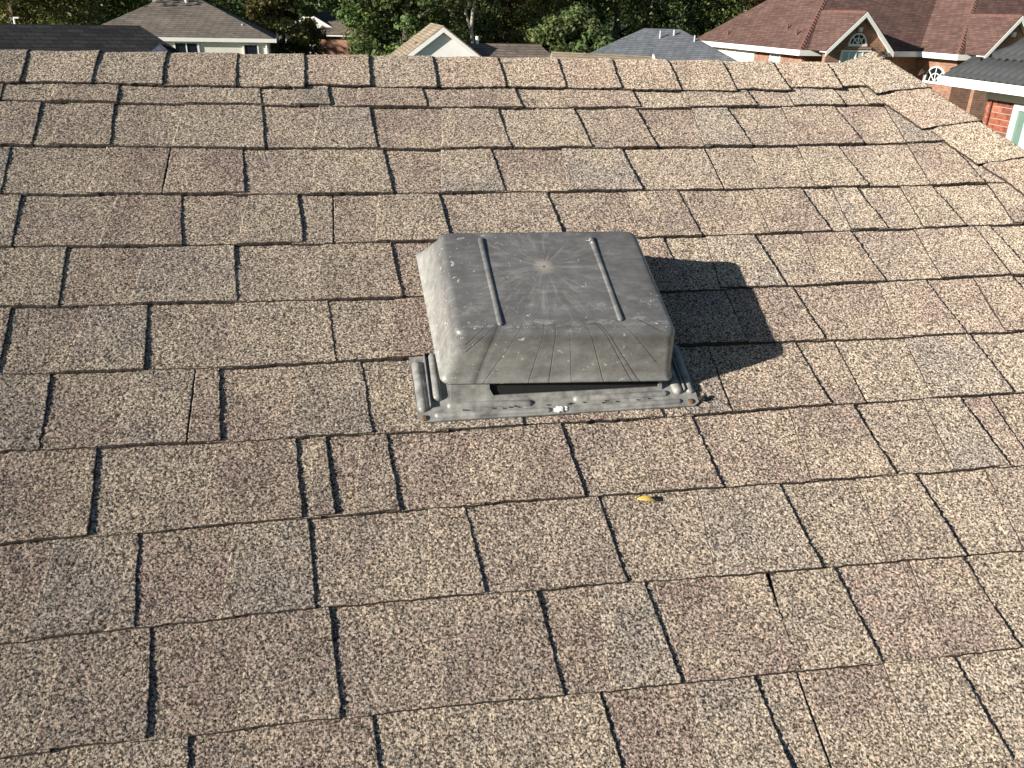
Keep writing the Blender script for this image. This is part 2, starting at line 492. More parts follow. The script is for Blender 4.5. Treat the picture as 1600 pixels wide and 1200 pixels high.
def line_v(k, u):
    if k in LINES:
        xs, ys = zip(*LINES[k])
        return float(np.interp(u, xs, ys))
    return -k * E_ - 0.004


PALETTE = [(0.232, 0.184, 0.148), (0.224, 0.168, 0.136), (0.275, 0.226, 0.172), (0.230, 0.194, 0.160), (0.214, 0.186, 0.157), (0.232, 0.174, 0.140), (0.262, 0.212, 0.164)]

PALETTE = [tuple(0.75 * a + 0.25 * b for a, b in zip(c, (0.238, 0.193, 0.155))) for c in PALETTE]

roof = empty("shingled_roof", matrix=RM)
tag(roof, "weathered brown asphalt shingle roof filling the foreground under the grey vent", "roof")


def in_view(us, vs_):
    for u in us:
        for v in vs_:
            p = RM @ Vector((u, v, 0.0)) - CAM
            z = p.dot(FWD)
            if z > 0.05:
                px = 800 + 1300 * p.dot(RIGHT) / z; py = 600 + 1300 * p.dot(DOWN) / z
                if -10 < px < 1610 and -10 < py < 1215: return True
    return False


off_field = MB(); off_idx = []


def smooth_table(n, sigma, seed):
    """periodic smoothed random table, unit deviation (1 cell = 1 mm)"""
    r = np.random.default_rng(seed).normal(0, 1, (n, n))
    f = np.fft.fftfreq(n)
    g = np.exp(-2 * (math.pi * sigma) ** 2 * (f[:, None] ** 2 + f[None, :] ** 2))
    t = np.fft.ifft2(np.fft.fft2(r) * g).real
    return t / t.std()


T_GRIT = smooth_table(1024, 0.62, 11)
T_EDGE = smooth_table(1024, 3.0, 12)
T_WAVE = smooth_table(1024, 22.0, 13)


def sample(tab, x, y):
    """bilinear lookup, x and y in metres"""
    n = tab.shape[0]
    x = np.asarray(x) * 1000.0; y = np.asarray(y) * 1000.0
    xi = np.floor(x).astype(int); yi = np.floor(y).astype(int)
    fx = x - xi; fy = y - yi
    xi %= n; yi %= n; xj = (xi + 1) % n; yj = (yi + 1) % n
    return (tab[yi, xi] * (1 - fx) + tab[yi, xj] * fx) * (1 - fy) + (tab[yj, xi] * (1 - fx) + tab[yj, xj] * fx) * fy


GRIT = 0.00062


def grit(u, v):
    return GRIT * np.clip(sample(T_GRIT, u, v), -1.2, 1.7)


def grid_mesh(name, P, skirts, drop):
    """P: (rows, cols, 3) grid; skirts: lists of (row, col) index arrays hung down by drop; returns a mesh with slot 0 top, slot 1 edge"""
    nr, nc = P.shape[:2]
    idx = np.arange(nr * nc).reshape(nr, nc)
    quads = [np.stack([idx[:-1, :-1], idx[1:, :-1], idx[1:, 1:], idx[:-1, 1:]], -1).reshape(-1, 4)]
    V = [P.reshape(-1, 3)]
    mi = [np.zeros(len(quads[0]), np.int32)]
    n = nr * nc
    for rr, cc in skirts:
        top = idx[rr, cc]
        low = P[rr, cc].copy(); low[:, 2] -= drop
        V.append(low)
        li = np.arange(n, n + len(top)); n += len(top)
        quads.append(np.stack([top[:-1], li[:-1], li[1:], top[1:]], -1)); mi.append(np.ones(len(top) - 1, np.int32))
    V = np.concatenate(V).astype(np.float32); Q = np.concatenate(quads).astype(np.int32); mi = np.concatenate(mi)
    me = bpy.data.meshes.new(name)
    me.vertices.add(len(V)); me.vertices.foreach_set("co", V.ravel())
    me.loops.add(len(Q) * 4); me.loops.foreach_set("vertex_index", Q.ravel())
    me.polygons.add(len(Q)); me.polygons.foreach_set("loop_start", np.arange(0, len(Q) * 4, 4, dtype=np.int32)); me.polygons.foreach_set("loop_total", np.full(len(Q), 4, np.int32))
    me.polygons.foreach_set("material_index", mi)
    me.materials.append(M['gran']); me.materials.append(M['asphalt'])
    me.update(calc_edges=True)
    return me


def shingle_piece(k, uL, uR, fL, fR, raised, lift=0.0, jl=1.0, jr=1.0):
    vm = -(k - 0.5) * E_
    cu = (uL + uR) / 2
    seen = in_view(np.linspace(uL, uR, 5), (line_v(k, cu), line_v(k - 1, cu)))
    step = (0.0020 if k >= 6 else 0.0026) if seen else 0.012
    nx = max(3, int((uR - uL) / step)); nt = int(0.165 / step)
    o1, o2, o3 = (random.random() for _ in range(3))
    top = 0.0056 if raised else 0.0026
    top += random.uniform(-0.0003, 0.0003)
    dv = random.uniform(-0.0012, 0.0012); dtilt = random.uniform(-0.0015, 0.0015); curl = random.uniform(0, 0.0009)
    S = np.linspace(0, 1, nx + 1)[None, :]; T = np.linspace(0, 1, nt + 1)[:, None]
    u0 = uL + (uR - uL) * S
    l0 = np.array([line_v(k - 1, q) for q in u0[0]])[None, :]; l1 = np.array([line_v(k, q) for q in u0[0]])[None, :]
    vt = l0 + 0.018
    vb = l1 + dv + dtilt * (S - 0.5) + sample(T_EDGE, u0, o1 + 0 * u0) * 0.00045 + sample(T_WAVE, u0, o2 + 0 * u0) * 0.0005
    v = vt + (vb - vt) * T
    e = v - vm
    eL = jl * (sample(T_EDGE, v, o3 + 0 * v) * 0.0005 + sample(T_WAVE, v, o1 + 0 * v) * 0.0005)
    eR = jr * (sample(T_EDGE, v, o2 + 0 * v) * 0.0005 + sample(T_WAVE, v, o3 + 0 * v) * 0.0005)
    u = u0 + (-fL * e + eL) * (1 - S) + (-fR * e + eR) * S
    u = np.minimum(u, HIP_U0 + 0.5 * (RIDGE_V - v) - 0.015)
    w = 0.0072 * T + top + lift * np.maximum(0, T - 0.2) + curl * T ** 4 + sample(T_WAVE, u + o1, v + o2) * 0.0004
    if seen: w = w + grit(u + o2, v + o3)
    P = np.stack([u - cu, v - vm, w + 0 * u], -1)
    A = np.arange
    sk = [(np.full(nx + 1, nt), A(nx + 1)), (A(nt + 1), np.zeros(nt + 1, int)), (A(nt, -1, -1), np.full(nt + 1, nx))]
    me = grid_mesh("shingle" if seen else "shingle_field", P, sk, 0.0082 + lift)
    if seen:
        o = bpy.data.objects.new("shingle", me); COL.objects.link(o); o.parent = roof; o.location = (cu, vm, 0)
        c = random.choice(PALETTE if raised else PALETTE[:3] + PALETTE[5:])
        j = random.uniform(0.92, 1.08)
        o.color = (c[0] * j, c[1] * j, c[2] * j, 1)
        return o
    b = len(off_field.v)
    off_field.v += [(q.co.x + cu, q.co.y + vm, q.co.z) for q in me.vertices]
    off_field.f += [tuple(b + q for q in p_.vertices) for p_ in me.polygons]
    off_idx.extend(p_.material_index for p_ in me.polygons)
    bpy.data.meshes.remove(me)


for k in range(1, 17):
    ev = []
    if k in EDGES:
        for e in EDGES[k].split():
            ev.append((e[0], float(e[1:])))
    else:
        ev = [('D', -0.5 + random.uniform(-.1, .1))]
    # go on to the left and right of what the photograph shows
    u = ev[0][1]; t0 = ev[0][0]
    while u > -1.9:
        u -= random.uniform(0.10, 0.17)
        t0 = 's' if t0 in 'DJ' else 'D'
        ev.insert(0, (t0, u))
    u = ev[-1][1]; t0 = ev[-1][0]
    end = hip_u(-(k) * E_) - 0.02
    while u < end:
        u += random.uniform(0.10, 0.17)
        t0 = 's' if t0 in 'DJ' else 'D'
        ev.append((t0, u))
    state = ev[0][0] == 's'
    for a in range(len(ev) - 1):
        (ta, ua), (tb, ub) = ev[a], ev[a + 1]
        if ta == 's': state = True
        elif ta == 'D': state = False
        if ua >= end - 0.01: break
        ub_ = ub
        if state:
            uL_ = ua + (0.0008 if ta == 'J' else 0); uR_ = ub_ - (0.0012 if tb == 'J' else 0)
        else:
            uL_ = ua - (0.014 if ta == 'D' else -0.0008); uR_ = ub_ + (0.014 if tb == 's' else -0.0012)
        # flare: left edges lean left, right edges lean right towards the butt
        lift = 0.004 if (k == 6 and ua < 0.56 and ub > 0.02) else 0.0
        narrow = a > 0 and ta == 's' and ua - ev[a - 1][1] < 0.03
        L_ = (0.04 if narrow else -0.09) if (state and ta == 's') else 0.0
        R_ = 0.09 if (state and tb == 'D') else 0.0
        shingle_piece(k, uL_, uR_, L_, R_, state, lift, 0.35 if ta == 'J' else 1.0, 0.35 if tb == 'J' else 1.0)
if off_field.v:
    o = mesh_obj("shingle_field", off_field.v, off_field.f, [M['gran'], M['asphalt']], roof, off_idx)
    o.color = (0.235, 0.18, 0.14, 1); tag(o, kind='stuff')

# deck under the shingles: front slope, back slope, hip end
eave_v = -5.2
back = 2 * SLOPE


def back_pt(u, t):          # t metres down the far slope from the ridge
    return (u, RIDGE_V + t * math.cos(back), -t * math.sin(back))


mb = MB()
zed = -0.006
fr_ = [(-4.5, eave_v, zed), (hip_u(eave_v), eave_v, zed), (HIP_U0, RIDGE_V, zed), (-4.5, RIDGE_V, zed)]
mb.poly(fr_)
bk = [back_pt(-4.5, 5.2), back_pt(hip_u(eave_v), 5.2)]
mb.poly([(-4.5, RIDGE_V, zed), (HIP_U0, RIDGE_V, zed), bk[1], bk[0]])
mb.poly([(HIP_U0, RIDGE_V, zed), (hip_u(eave_v), eave_v, zed), bk[1]])
mb.poly([(-4.5, RIDGE_V, zed), bk[0], (-4.5, eave_v, zed)])
mb.poly([(-4.5, eave_v, zed), bk[0], bk[1], (hip_u(eave_v), eave_v, zed)])
dk = mb.build("roof_deck", M['gran'], roof); dk.color = (0.20, 0.16, 0.13, 1)
# the walls that carry it (in the roof frame's parent, built level with world axes)
inv = RM.inverted()
mb = MB()
zt = (RM @ Vector((0, eave_v, zed))).z - 0.08
ylo = (RM @ Vector((0, eave_v, 0))).y + 0.4; yhi = (RM @ Vector(back_pt(0, 5.2))).y - 0.4
mb.box(-4.2, hip_u(eave_v) - 0.5, ylo, yhi, GZ, zt)
mb.v = [tuple(inv @ Vector(p)) for p in mb.v]
mb.build("wall", M['brick_wall'], roof)

# ridge caps: each bent over the ridge, its right edge lapping the next one
CAPS = [(-0.686, -0.085), (-0.544, -0.085), (-0.404, -0.090), (-0.256, -0.094), (-0.111, -0.097), (0.033, -0.087), (0.178, -0.092), (0.328, -0.090), (0.473, -0.088), (0.605, -0.091), (0.744, -0.094), (0.885, -0.095), (1.017, -0.090), (1.160, -0.080), (1.315, -0.072)]
CAPS = [(-0.686 - 0.142 * i, -0.088) for i in range(9, 0, -1)] + CAPS
CAP_PAL = [(0.300, 0.232, 0.175), (0.282, 0.214, 0.164), (0.305, 0.244, 0.184), (0.280, 0.228, 0.178)]


def bent_profile(front, backlen, w0, rnd=0.03, n=6):
    """points (q, w): q metres from the crest in the front slope (negative), round the crest, down the far side"""
    pts = []
    for i in range(7):
        q = -front + (front - rnd) * i / 6
        pts.append((q, w0))
    for i in range(1, n):
        a = i / n
        p0 = Vector((-rnd, w0)); p1 = Vector((0.0, w0 + 0.002)); p2 = Vector((rnd * math.cos(back), w0 - rnd * math.sin(back)))
        p = p0 * (1 - a) ** 2 + p1 * 2 * a * (1 - a) + p2 * a * a
        pts.append((p.x, p.y))
    for i in range(5):
        t = rnd + (backlen - rnd) * i / 4
        pts.append((t * math.cos(back), w0 - t * math.sin(back)))
    return pts


def cap_piece(name, place, prof, length, r_end, l_end, skew, color, parent):
    """place(q, s, w) -> roof coordinates; s runs from 0 (hidden end) to length (open end)"""
    stp = 0.0030
    # resample the profile finely
    pr = np.array(prof); seg = np.r_[0, np.cumsum(np.hypot(*np.diff(pr, axis=0).T))]
    n = int(seg[-1] / stp); at = np.linspace(0, seg[-1], n + 1)
    Q = np.interp(at, seg, pr[:, 0])[None, :]; Wp = np.interp(at, seg, pr[:, 1])[None, :]
    ns = int(length / stp); T = np.linspace(0, 1, ns + 1)[:, None]
    o1, o2, o3 = (random.random() for _ in range(3))
    s = length * T + skew * np.maximum(0, -Q) * T + (sample(T_EDGE, Q, o1 + 0 * Q) * 0.0006 + sample(T_WAVE, Q, o2 + 0 * Q) * 0.0010) * T
    edge = np.exp(-(at / 0.02) ** 2)[None, :]
    q = Q + edge * (sample(T_EDGE, s, o3 + 0 * s) * 0.0007 + sample(T_WAVE, s, o1 + 0 * s) * 0.0012 - 0.005 * T)
    w = Wp + r_end * T + l_end * (1 - T) + sample(T_WAVE, s + o2, q + o3) * 0.0005 + grit(s + o3, at[None, :] + o1) - 0.0012 * edge
    P = np.array([[place(q[j, i], s[j, i], w[j, i]) for i in range(n + 1)] for j in range(ns + 1)])
    c = P.reshape(-1, 3).mean(0)
    A = np.arange
    P = P[:, ::-1] - c
    me = grid_mesh(name, P, [(np.full(n + 1, ns), A(n + 1)), (A(ns, -1, -1), np.full(ns + 1, n))], 0.0046)
    o = bpy.data.objects.new(name, me); COL.objects.link(o); o.parent = parent; o.location = c
    bm = bmesh.new(); bm.from_mesh(me); bmesh.ops.recalc_face_normals(bm, faces=bm.faces); bm.to_mesh(me); bm.free()
    j = random.uniform(0.92, 1.1)
    o.color = (color[0] * j, color[1] * j, color[2] * j, 1)
    return o


for i in range(1, len(CAPS)):
    u0 = CAPS[i - 1][0] - 0.035; u1 = CAPS[i][0]
    front = RIDGE_V - CAPS[i][1]
    prof = bent_profile(front, 0.13, 0.0142)
    sk = 0.07 if u1 < 1.2 else 0.0
    cap_piece("ridge_cap", lambda q, s, w, a=u0: (a + s, RIDGE_V + q, w), prof, u1 - u0, 0.0044, 0.0, sk * (random.random() - 0.35), random.choice(CAP_PAL), roof)

# hip caps running down to the right from the end of the ridge
ax = Vector((0.5, -1.0)).normalized(); left = Vector((-ax.y, ax.x)) * -1     # in the front slope, away from the hip
hip_far = Vector((0.55, 0.25, -0.80)).normalized()                          # down the hip end


def hip_place(s0):
    def f_(q, s, w):
        base = Vector((HIP_U0, RIDGE_V)) + ax * (s0 + s)
        if q <= 0:
            p = base + left * (-q)
            return (p.x, p.y, w)
        p = Vector((base.x, base.y, 0.0)) + hip_far * q
        return (p.x, p.y, p.z + w)
    return f_


def hip_prof(front, w0):
    pts = [(-front + (front - 0.02) * i / 6, w0) for i in range(7)]
    pts += [(-0.010, w0 + 0.0006), (0.0, w0 - 0.002)]
    pts += [(0.02 + 0.03 * i, w0 - 0.002) for i in range(5)]
    return pts


hips = [(-0.053, 0.150, 0.0165), (0.098, 0.165, 0.0155), (0.245, 0.150, 0.0145), (0.39, 0.145, 0.014)] + [(0.39 + 0.145 * i, 0.14, 0.014) for i in range(1, 6)]
for s0, fr2, w0 in hips:
    cap_piece("hip_cap", hip_place(s0), hip_prof(fr2, w0), 0.185, 0.0032, 0.0, -0.32, random.choice(CAP_PAL), roof)

# ------------------------------------------------------------------ the vent
VO = Vector((0.300, -0.800, 0.0))
vent = empty("roof_vent", matrix=RM @ Matrix.Translation(VO))
tag(vent, "weathered grey square box vent with hood standing on the shingles", "roof vent")


def rrect(x0, x1, y0, y1, r, n=6):
    pts = []
    for (cx, cy, a0) in ((x1 - r, y1 - r, 0), (x0 + r, y1 - r, 90), (x0 + r, y0 + r, 180), (x1 - r, y0 + r, 270)):
        for i in range(n + 1):
            a = math.radians(a0 + 90 * i / n)
            pts.append((cx + r * math.cos(a), cy + r * math.sin(a)))
    return pts


def hood_mesh():
    # corners (back left, back right, front right, front left) at the lip, at the shoulder and on the top, in the vent's frame
    lip = [(-0.208, 0.154), (0.176, 0.150), (0.188, -0.157), (-0.189, -0.141)]
    sho = [(-0.181, 0.108), (0.166, 0.104), (0.181, -0.139), (-0.173, -0.124)]
    hl, hs = 0.039, 0.121

    def ring(c, inset, r, h, n=6):
        (bx, by), (cx, cy), (dx, dy), (ex, ey) = c
        W = 0.36; Hh = 0.28
        out = []
        for x, y in rrect(inset, W - inset, inset, Hh - inset, r, n):
            s = x / W; t = y / Hh                      # t = 1 at the back
            px = (ex * (1 - s) + dx * s) * (1 - t) + (bx * (1 - s) + cx * s) * t
            py = (ey * (1 - s) + dy * s) * (1 - t) + (by * (1 - s) + cy * s) * t
            out.append((px, py, h))
        return out
    lerp = lambda t: [tuple(Vector(p).lerp(Vector(q), t)) for p, q in zip(lip, sho)]
    rings = [ring(lip, 0.007, 0.010, hl - 0.001), ring(lip, -0.003, 0.014, hl), ring(lip, -0.003, 0.014, hl + 0.003), ring(lip, 0.0, 0.014, hl + 0.005)]
    for t in (0.2, 0.4, 0.6, 0.8, 1.0):
        rings.append(ring(lerp(t), 0.0, 0.014 + 0.006 * t, hl + 0.005 + (hs - hl - 0.005) * t))
    R_ = 0.014
    for i in range(1, 7):
        a = math.radians(90 * i / 6)
        d = R_ * (1 - math.cos(a))
        rings.append(ring(sho, d, max(0.008, 0.020 - d * 0.6), hs + R_ * math.sin(a)))
    h0 = hs + R_
    for d in (0.03, 0.05, 0.075, 0.10, 0.125):
        rings.append(ring(sho, d, 0.010, h0 + 0.003 * (d - R_) / 0.12))
    V = []; F = []
    n = len(rings[0])
    for rg in rings: V += rg
    for j in range(len(rings) - 1):
        for i in range(n):
            k2 = (i + 1) % n
            F.append((j * n + i, j * n + k2, (j + 1) * n + k2, (j + 1) * n + i))
    F.append(tuple((len(rings) - 1) * n + i for i in range(n)))
    return V, F


HV, HF = hood_mesh()
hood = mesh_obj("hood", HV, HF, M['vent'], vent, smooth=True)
sol = hood.modifiers.new("wall", 'SOLIDIFY'); sol.thickness = 0.003; sol.offset = -1


def bead_mesh(a, b, rad, hgt, n=10):
    """long pressed rib with round ends from a to b (on a surface), half-round section"""
    a = Vector(a); b = Vector(b); d = (b - a); L = d.length; d.normalize()
    s = Vector((d.y, -d.x, 0)).normalized(); up = Vector((0, 0, 1))
    V = []; F = []
    st = []
    for i in range(5): st.append((rad * (1 - math.cos(math.radians(90 * i / 4))), math.sin(math.radians(90 * i / 4))))
    st = [(x, max(0.02, k)) for x, k in st] + [(L - x, max(0.02, k)) for x, k in st[::-1]]
    for t, k in st:
        c = a + d * t
        for i in range(n + 1):
            an = math.pi * i / n
            V.append(tuple(c + s * math.cos(an) * rad * k + up * (math.sin(an) * hgt * k - 0.001)))
    for j in range(len(st) - 1):
        for i in range(n):
            F.append((j * (n + 1) + i, j * (n + 1) + i + 1, (j + 1) * (n + 1) + i + 1, (j + 1) * (n + 1) + i))
    F.append(tuple(range(n + 1))[::-1]); F.append(tuple(range((len(st) - 1) * (n + 1), len(st) * (n + 1))))
    return V, F


TOPH = 0.1366
for x0, y0, x1, y1 in ((-0.109, 0.086, -0.100, -0.110), (0.081, 0.082, 0.092, -0.110)):
    V, F = bead_mesh((x0, y0, TOPH), (x1, y1, TOPH - 0.0005), 0.0050, 0.0042)
    o = mesh_obj("rib", V, F, M['vent'], hood, smooth=True)

# base flange lying on the shingles, its upper part tucked under the course above
fl_tilt = math.radians(-2.6)


def flz(y):            # height of the flange's upper face at y
    return 0.0165 - (y + 0.190) * 0.030


pts = [(-0.231, -0.191), (-0.224, -0.198), (0.224, -0.196), (0.233, -0.189), (0.233, -0.040), (-0.238, -0.040)]
V = []; F = []
outer = []
for i in range(len(pts)):
    x0, y0 = pts[i]; x1, y1 = pts[(i + 1) % len(pts)]
    for t in range(6): outer.append((x0 + (x1 - x0) * t / 6, y0 + (y1 - y0) * t / 6))
n = len(outer)
wob = lambda x, y: 0.0015 * noise.noise((x * 12, y * 12, 1.0))
V = [(x, y, flz(y) + wob(x, y)) for x, y in outer] + [(x, y, flz(y) - 0.0035 + wob(x, y)) for x, y in outer]
F = [tuple(range(n))] + [tuple(range(2 * n - 1, n - 1, -1))] + [(i, n + i, n + (i + 1) % n, (i + 1) % n) for i in range(n)]
flange = mesh_obj("base_flange", V, F, M['dust_plastic'], vent)
beads = [((-0.226, -0.075), (-0.222, -0.180), 0.0085, 0.008), ((-0.199, -0.060), (-0.198, -0.160), 0.0085, 0.009),
         ((-0.184, -0.169), (-0.046, -0.173), 0.0065, 0.006), ((0.022, -0.170), (0.184, -0.168), 0.0065, 0.006),
         ((-0.205, -0.187), (-0.018, -0.189), 0.0055, 0.005), ((0.008, -0.189), (0.203, -0.186), 0.0055, 0.005),
         ((0.196, -0.075), (0.203, -0.172), 0.0085, 0.009), ((0.222, -0.060), (0.224, -0.172), 0.0070, 0.007)]
for (xa, ya), (xb, yb), rd, hg in beads:
    V, F = bead_mesh((xa, ya, flz(ya)), (xb, yb, flz(yb)), rd, hg)
    mesh_obj("bead", V, F, M['dust_plastic'], flange, smooth=True)
# thin upstanding fold between the two left beads
mb = MB(); mb.beam((-0.2125, -0.060, flz(-0.06) + 0.003), (-0.2105, -0.172, flz(-0.172) + 0.003), 0.0018, 0.009)
mb.build("fold", M['dust_plastic'], flange)
mb = MB(); mb.beam((0.210, -0.060, flz(-0.06) + 0.003), (0.213, -0.166, flz(-0.166) + 0.003), 0.0018, 0.009)
mb.build("fold", M['dust_plastic'], flange)

# throat under the hood: sloping front apron with a long rounded slot, side and back walls
mb = MB()
ya, yb = -0.160, -0.128; za, zb = flz(ya), 0.064
slot = [(-0.098, za + 0.006)]
xs0, xs1 = -0.115, 0.190
ap = []
# apron left block with rounded inner end
ap = [(-0.178, 0.0), (-0.100, 0.0), (-0.108, 0.10), (-0.114, 0.3), (-0.116, 1.0), (-0.172, 1.0)]
toP = lambda x, t: (x, ya + (yb - ya) * t, za + (zb - za) * t)
mb.prism([toP(x, t) for x, t in ap], (0, 0.003, -0.0025))
mb.prism([toP(x, t) for x, t in ((-0.100, 0.0), (0.176, 0.0), (0.176, 0.10), (-0.108, 0.10))], (0, 0.003, -0.0025))
mb.prism([toP(x, t) for x, t in ((0.170, 0.10), (0.176, 0.10), (0.172, 1.0), (0.168, 1.0))], (0, 0.003, -0.0025))
mb.build("throat_front", M['dust_plastic'], vent)
mb = MB(); mb.box(-0.172, -0.169, -0.126, 0.10, 0.006, 0.060); mb.box(0.167, 0.170, -0.126, 0.10, 0.006, 0.060); mb.box(-0.169, 0.167, 0.097, 0.10, 0.006, 0.060)
mb.build("throat_wall", M['vent'], vent)
mb = MB(); mb.prism([(x, y + 0.0045, z - 0.003) for x, y, z in (toP(-0.125, 0.06), toP(0.175, 0.06), toP(0.170, 1.0), toP(-0.125, 1.0))], (0, 0.002, -0.001))
mb.build("slot_shade_plate", M['dark'], vent)  # dark plate behind the apron, painted shade for the open slot


def nail(x, y, mat, rad=0.0052):
    mb = MB(); mb.tube([(x, y, flz(y) - 0.002), (x, y, flz(y) + 0.0022), (x, y, flz(y) + 0.0034)], [rad, rad, rad * 0.55], 10)
    return mb.build("nail", mat, flange, smooth=False)


nail(-0.2215, -0.1915, M['nail']); nail(0.2185, -0.1880, M['nail'])
# lump of white sealant on the middle of the front edge, crumbs of tar at the right corner and along the beads


def blob(name, x, y, rx, ry, rz, mat, seed):
    bm = bmesh.new(); bmesh.ops.create_icosphere(bm, subdivisions=3, radius=1.0)
    for v in bm.verts:
        nn = 1 + 0.55 * noise.noise(v.co * 1.9 + Vector((seed, 0, 0)))
        v.co = Vector((v.co.x * rx * nn, v.co.y * ry * nn, v.co.z * rz * nn))
    me = bpy.data.meshes.new(name); bm.to_mesh(me); bm.free(); me.materials.append(mat)
    me.polygons.foreach_set("use_smooth", [True] * len(me.polygons))
    o = bpy.data.objects.new(name, me); COL.objects.link(o); o.parent = flange; o.location = (x, y, flz(y) + 0.002)
    return o


blob("sealant_blob", -0.004, -0.190, 0.0085, 0.0055, 0.0045, M['sealant'], 0.0)
blob("sealant_blob", 0.006, -0.1895, 0.0050, 0.0040, 0.0030, M['sealant'], 3.1)
blob("tar_crumb", 0.239, -0.184, 0.0065, 0.0045, 0.0040, M['asphalt'], 5.2)
blob("tar_crumb", 0.246, -0.180, 0.0040, 0.0035, 0.0025, M['asphalt'], 6.4)
for i in range(16):
    blob("tar_crumb", random.uniform(-0.16, 0.17), -0.1795 + random.uniform(-0.0016, 0.0016), 0.0018, 0.0010, 0.0012, M['asphalt'], 7 + i)

# ------------------------------------------------------------------ dead leaves on the roof
def leaf(name, u, v, w, length, width, rot, mat, curl, label):
    V = []; F = []
    n = 10
    for i in range(n + 1):
        t = i / n
        hw = width / 2 * math.sin(math.pi * min(1, t * 0.97 + 0.03)) ** 0.8
        z = curl * math.sin(math.pi * t) + 0.001
        for s in (-1, 0, 1):
            V.append(((t - 0.5) * length, s * hw, z + abs(s) * hw * 0.55))
    for i in range(n):
        for s in (0, 1):
            F.append((i * 3 + s, (i + 1) * 3 + s, (i + 1) * 3 + s + 1, i * 3 + s + 1))
    o = mesh_obj(name, V, F, mat, None, smooth=True)
    sm = o.modifiers.new("thick", 'SOLIDIFY'); sm.thickness = 0.0006
    o.matrix_world = RM @ Matrix.Translation((u, v, w)) @ Matrix.Rotation(rot, 4, 'Z')
    tag(o, label, "leaf")
    return o


leaf("fallen_leaf", 0.402, -1.160, 0.0085, 0.029, 0.0085, -0.2, M['leaf_y'], 0.003, "small yellow leaf lying on the shingles below the vent")
leaf("dead_leaf", 1.318, 0.040, 0.024, 0.030, 0.016, 0.2, M['leaf_b'], 0.006, "dark curled leaf on the ridge end where the hip begins")
leaf("dead_leaf", 1.388, -0.044, 0.030, 0.034, 0.013, 0.5, M['leaf_b'], 0.007, "dark twiggy leaf caught on the uppermost hip cap")

# ------------------------------------------------------------------ neighbouring houses


def hip_roof(hz, x0, x1, y0, y1, ze, pitch, mat, name="roof", th=0.04):
    t = math.tan(math.radians(pitch))
    if (x1 - x0) >= (y1 - y0):
        hd = (y1 - y0) / 2; a = (x0 + hd, (y0 + y1) / 2, ze + hd * t); b = (x1 - hd, (y0 + y1) / 2, ze + hd * t)
        fs = [[(x0, y0, ze), (x1, y0, ze), b, a], [(x1, y1, ze), (x0, y1, ze), a, b], [(x0, y1, ze), (x0, y0, ze), a], [(x1, y0, ze), (x1, y1, ze), b]]
    else:
        hd = (x1 - x0) / 2; a = ((x0 + x1) / 2, y0 + hd, ze + hd * t); b = ((x0 + x1) / 2, y1 - hd, ze + hd * t)
        fs = [[(x0, y0, ze), (x1, y0, ze), a], [(x1, y0, ze), (x1, y1, ze), b, a], [(x1, y1, ze), (x0, y1, ze), b], [(x0, y1, ze), (x0, y0, ze), a, b]]
    mb = MB()
    for f_ in fs: mb.poly(f_)
    mb.poly([(x0, y0, ze), (x0, y1, ze), (x1, y1, ze), (x1, y0, ze)])
    return mb.build(name, mat, hz)


def fascia(hz, x0, x1, y0, y1, ze, h=0.2, mat=None, name="fascia", t=0.03):
    mb = MB()
    mb.box(x0 - t, x1 + t, y0 - t, y0, ze - h, ze + 0.02); mb.box(x0 - t, x1 + t, y1, y1 + t, ze - h, ze + 0.02)
    mb.box(x0 - t, x0, y0 + 0.001, y1 - 0.001, ze - h, ze + 0.019); mb.box(x1, x1 + t, y0 + 0.001, y1 - 0.001, ze - h, ze + 0.019)
    # soffit
    mb.box(x0 + 0.002, x1 - 0.002, y0 + 0.002, y1 - 0.002, ze - h + 0.01, ze - h + 0.03)
    return mb.build(name, mat or M['white'], hz)


def gable_roof(hz, xa, xb, y0, y1, ze, rise, mat, trim, wall, oh=0.35, th=0.12, name="gable"):
    """ridge along y; gable face at y0 + oh (towards -y); roof from y0 to y1"""
    xm = (xa + xb) / 2
    ap = (xm, ze + rise)
    nL = Vector((-(rise), (xm - xa))).normalized() * th            # outward offset of the left slope in (x, z)
    mb = MB()
    for sx, xe in ((-1, xa), (1, xb)):
        p0 = Vector((xe, ze)); p1 = Vector(ap)
        off = Vector((sx * rise, (xb - xa) / 2)).normalized() * 0.03
        q = [p0, p1, p1 + Vector((0, 0.04)), p0 + off]
        mb.prism([(a.x, y0, a.y) for a in q], (0, y1 - y0, 0))
    r = mb.build(name + "_roof", mat, hz)
    mb = MB()
    for sx, xe in ((-1, xa), (1, xb)):
        p0 = Vector((xe, ze - 0.004)); p1 = Vector((ap[0], ap[1] - 0.004))
        q = [p0, p1, p1 - Vector((0, th * 1.7)), p0 - Vector((-sx * -0.0, th * 1.7))]
        mb.prism([(a.x, y0 - 0.02, a.y) for a in q], (0, 0.035, 0))
    mb.build("rake_board", trim, hz)
    mb = MB()
    sl = rise / ((xb - xa) / 2)
    for sx, xe in ((-1, xa), (1, xb)):
        p0 = Vector((xe, ze - 0.012)); p1 = Vector((ap[0], ap[1] - 0.012))
        q = [p0, p1, p1 - Vector((0, 0.03)), p0 - Vector((0, 0.03))]
        mb.prism([(a.x, y0 + 0.018, a.y) for a in q], (0, oh + 0.1, 0))
    mb.build("rake_soffit", trim, hz)
    ins = 0.25
    mb = MB()
    mb.prism([(xa + ins, y0 + oh, GZ), (xb - ins, y0 + oh, GZ), (xb - ins, y0 + oh, ze + ins * sl - 0.05), (xm, y0 + oh, ze + rise - 0.05), (xa + ins, y0 + oh, ze + ins * sl - 0.05)], (0, 0.2, 0))
    mb.build("gable_wall", wall, hz)
    return r


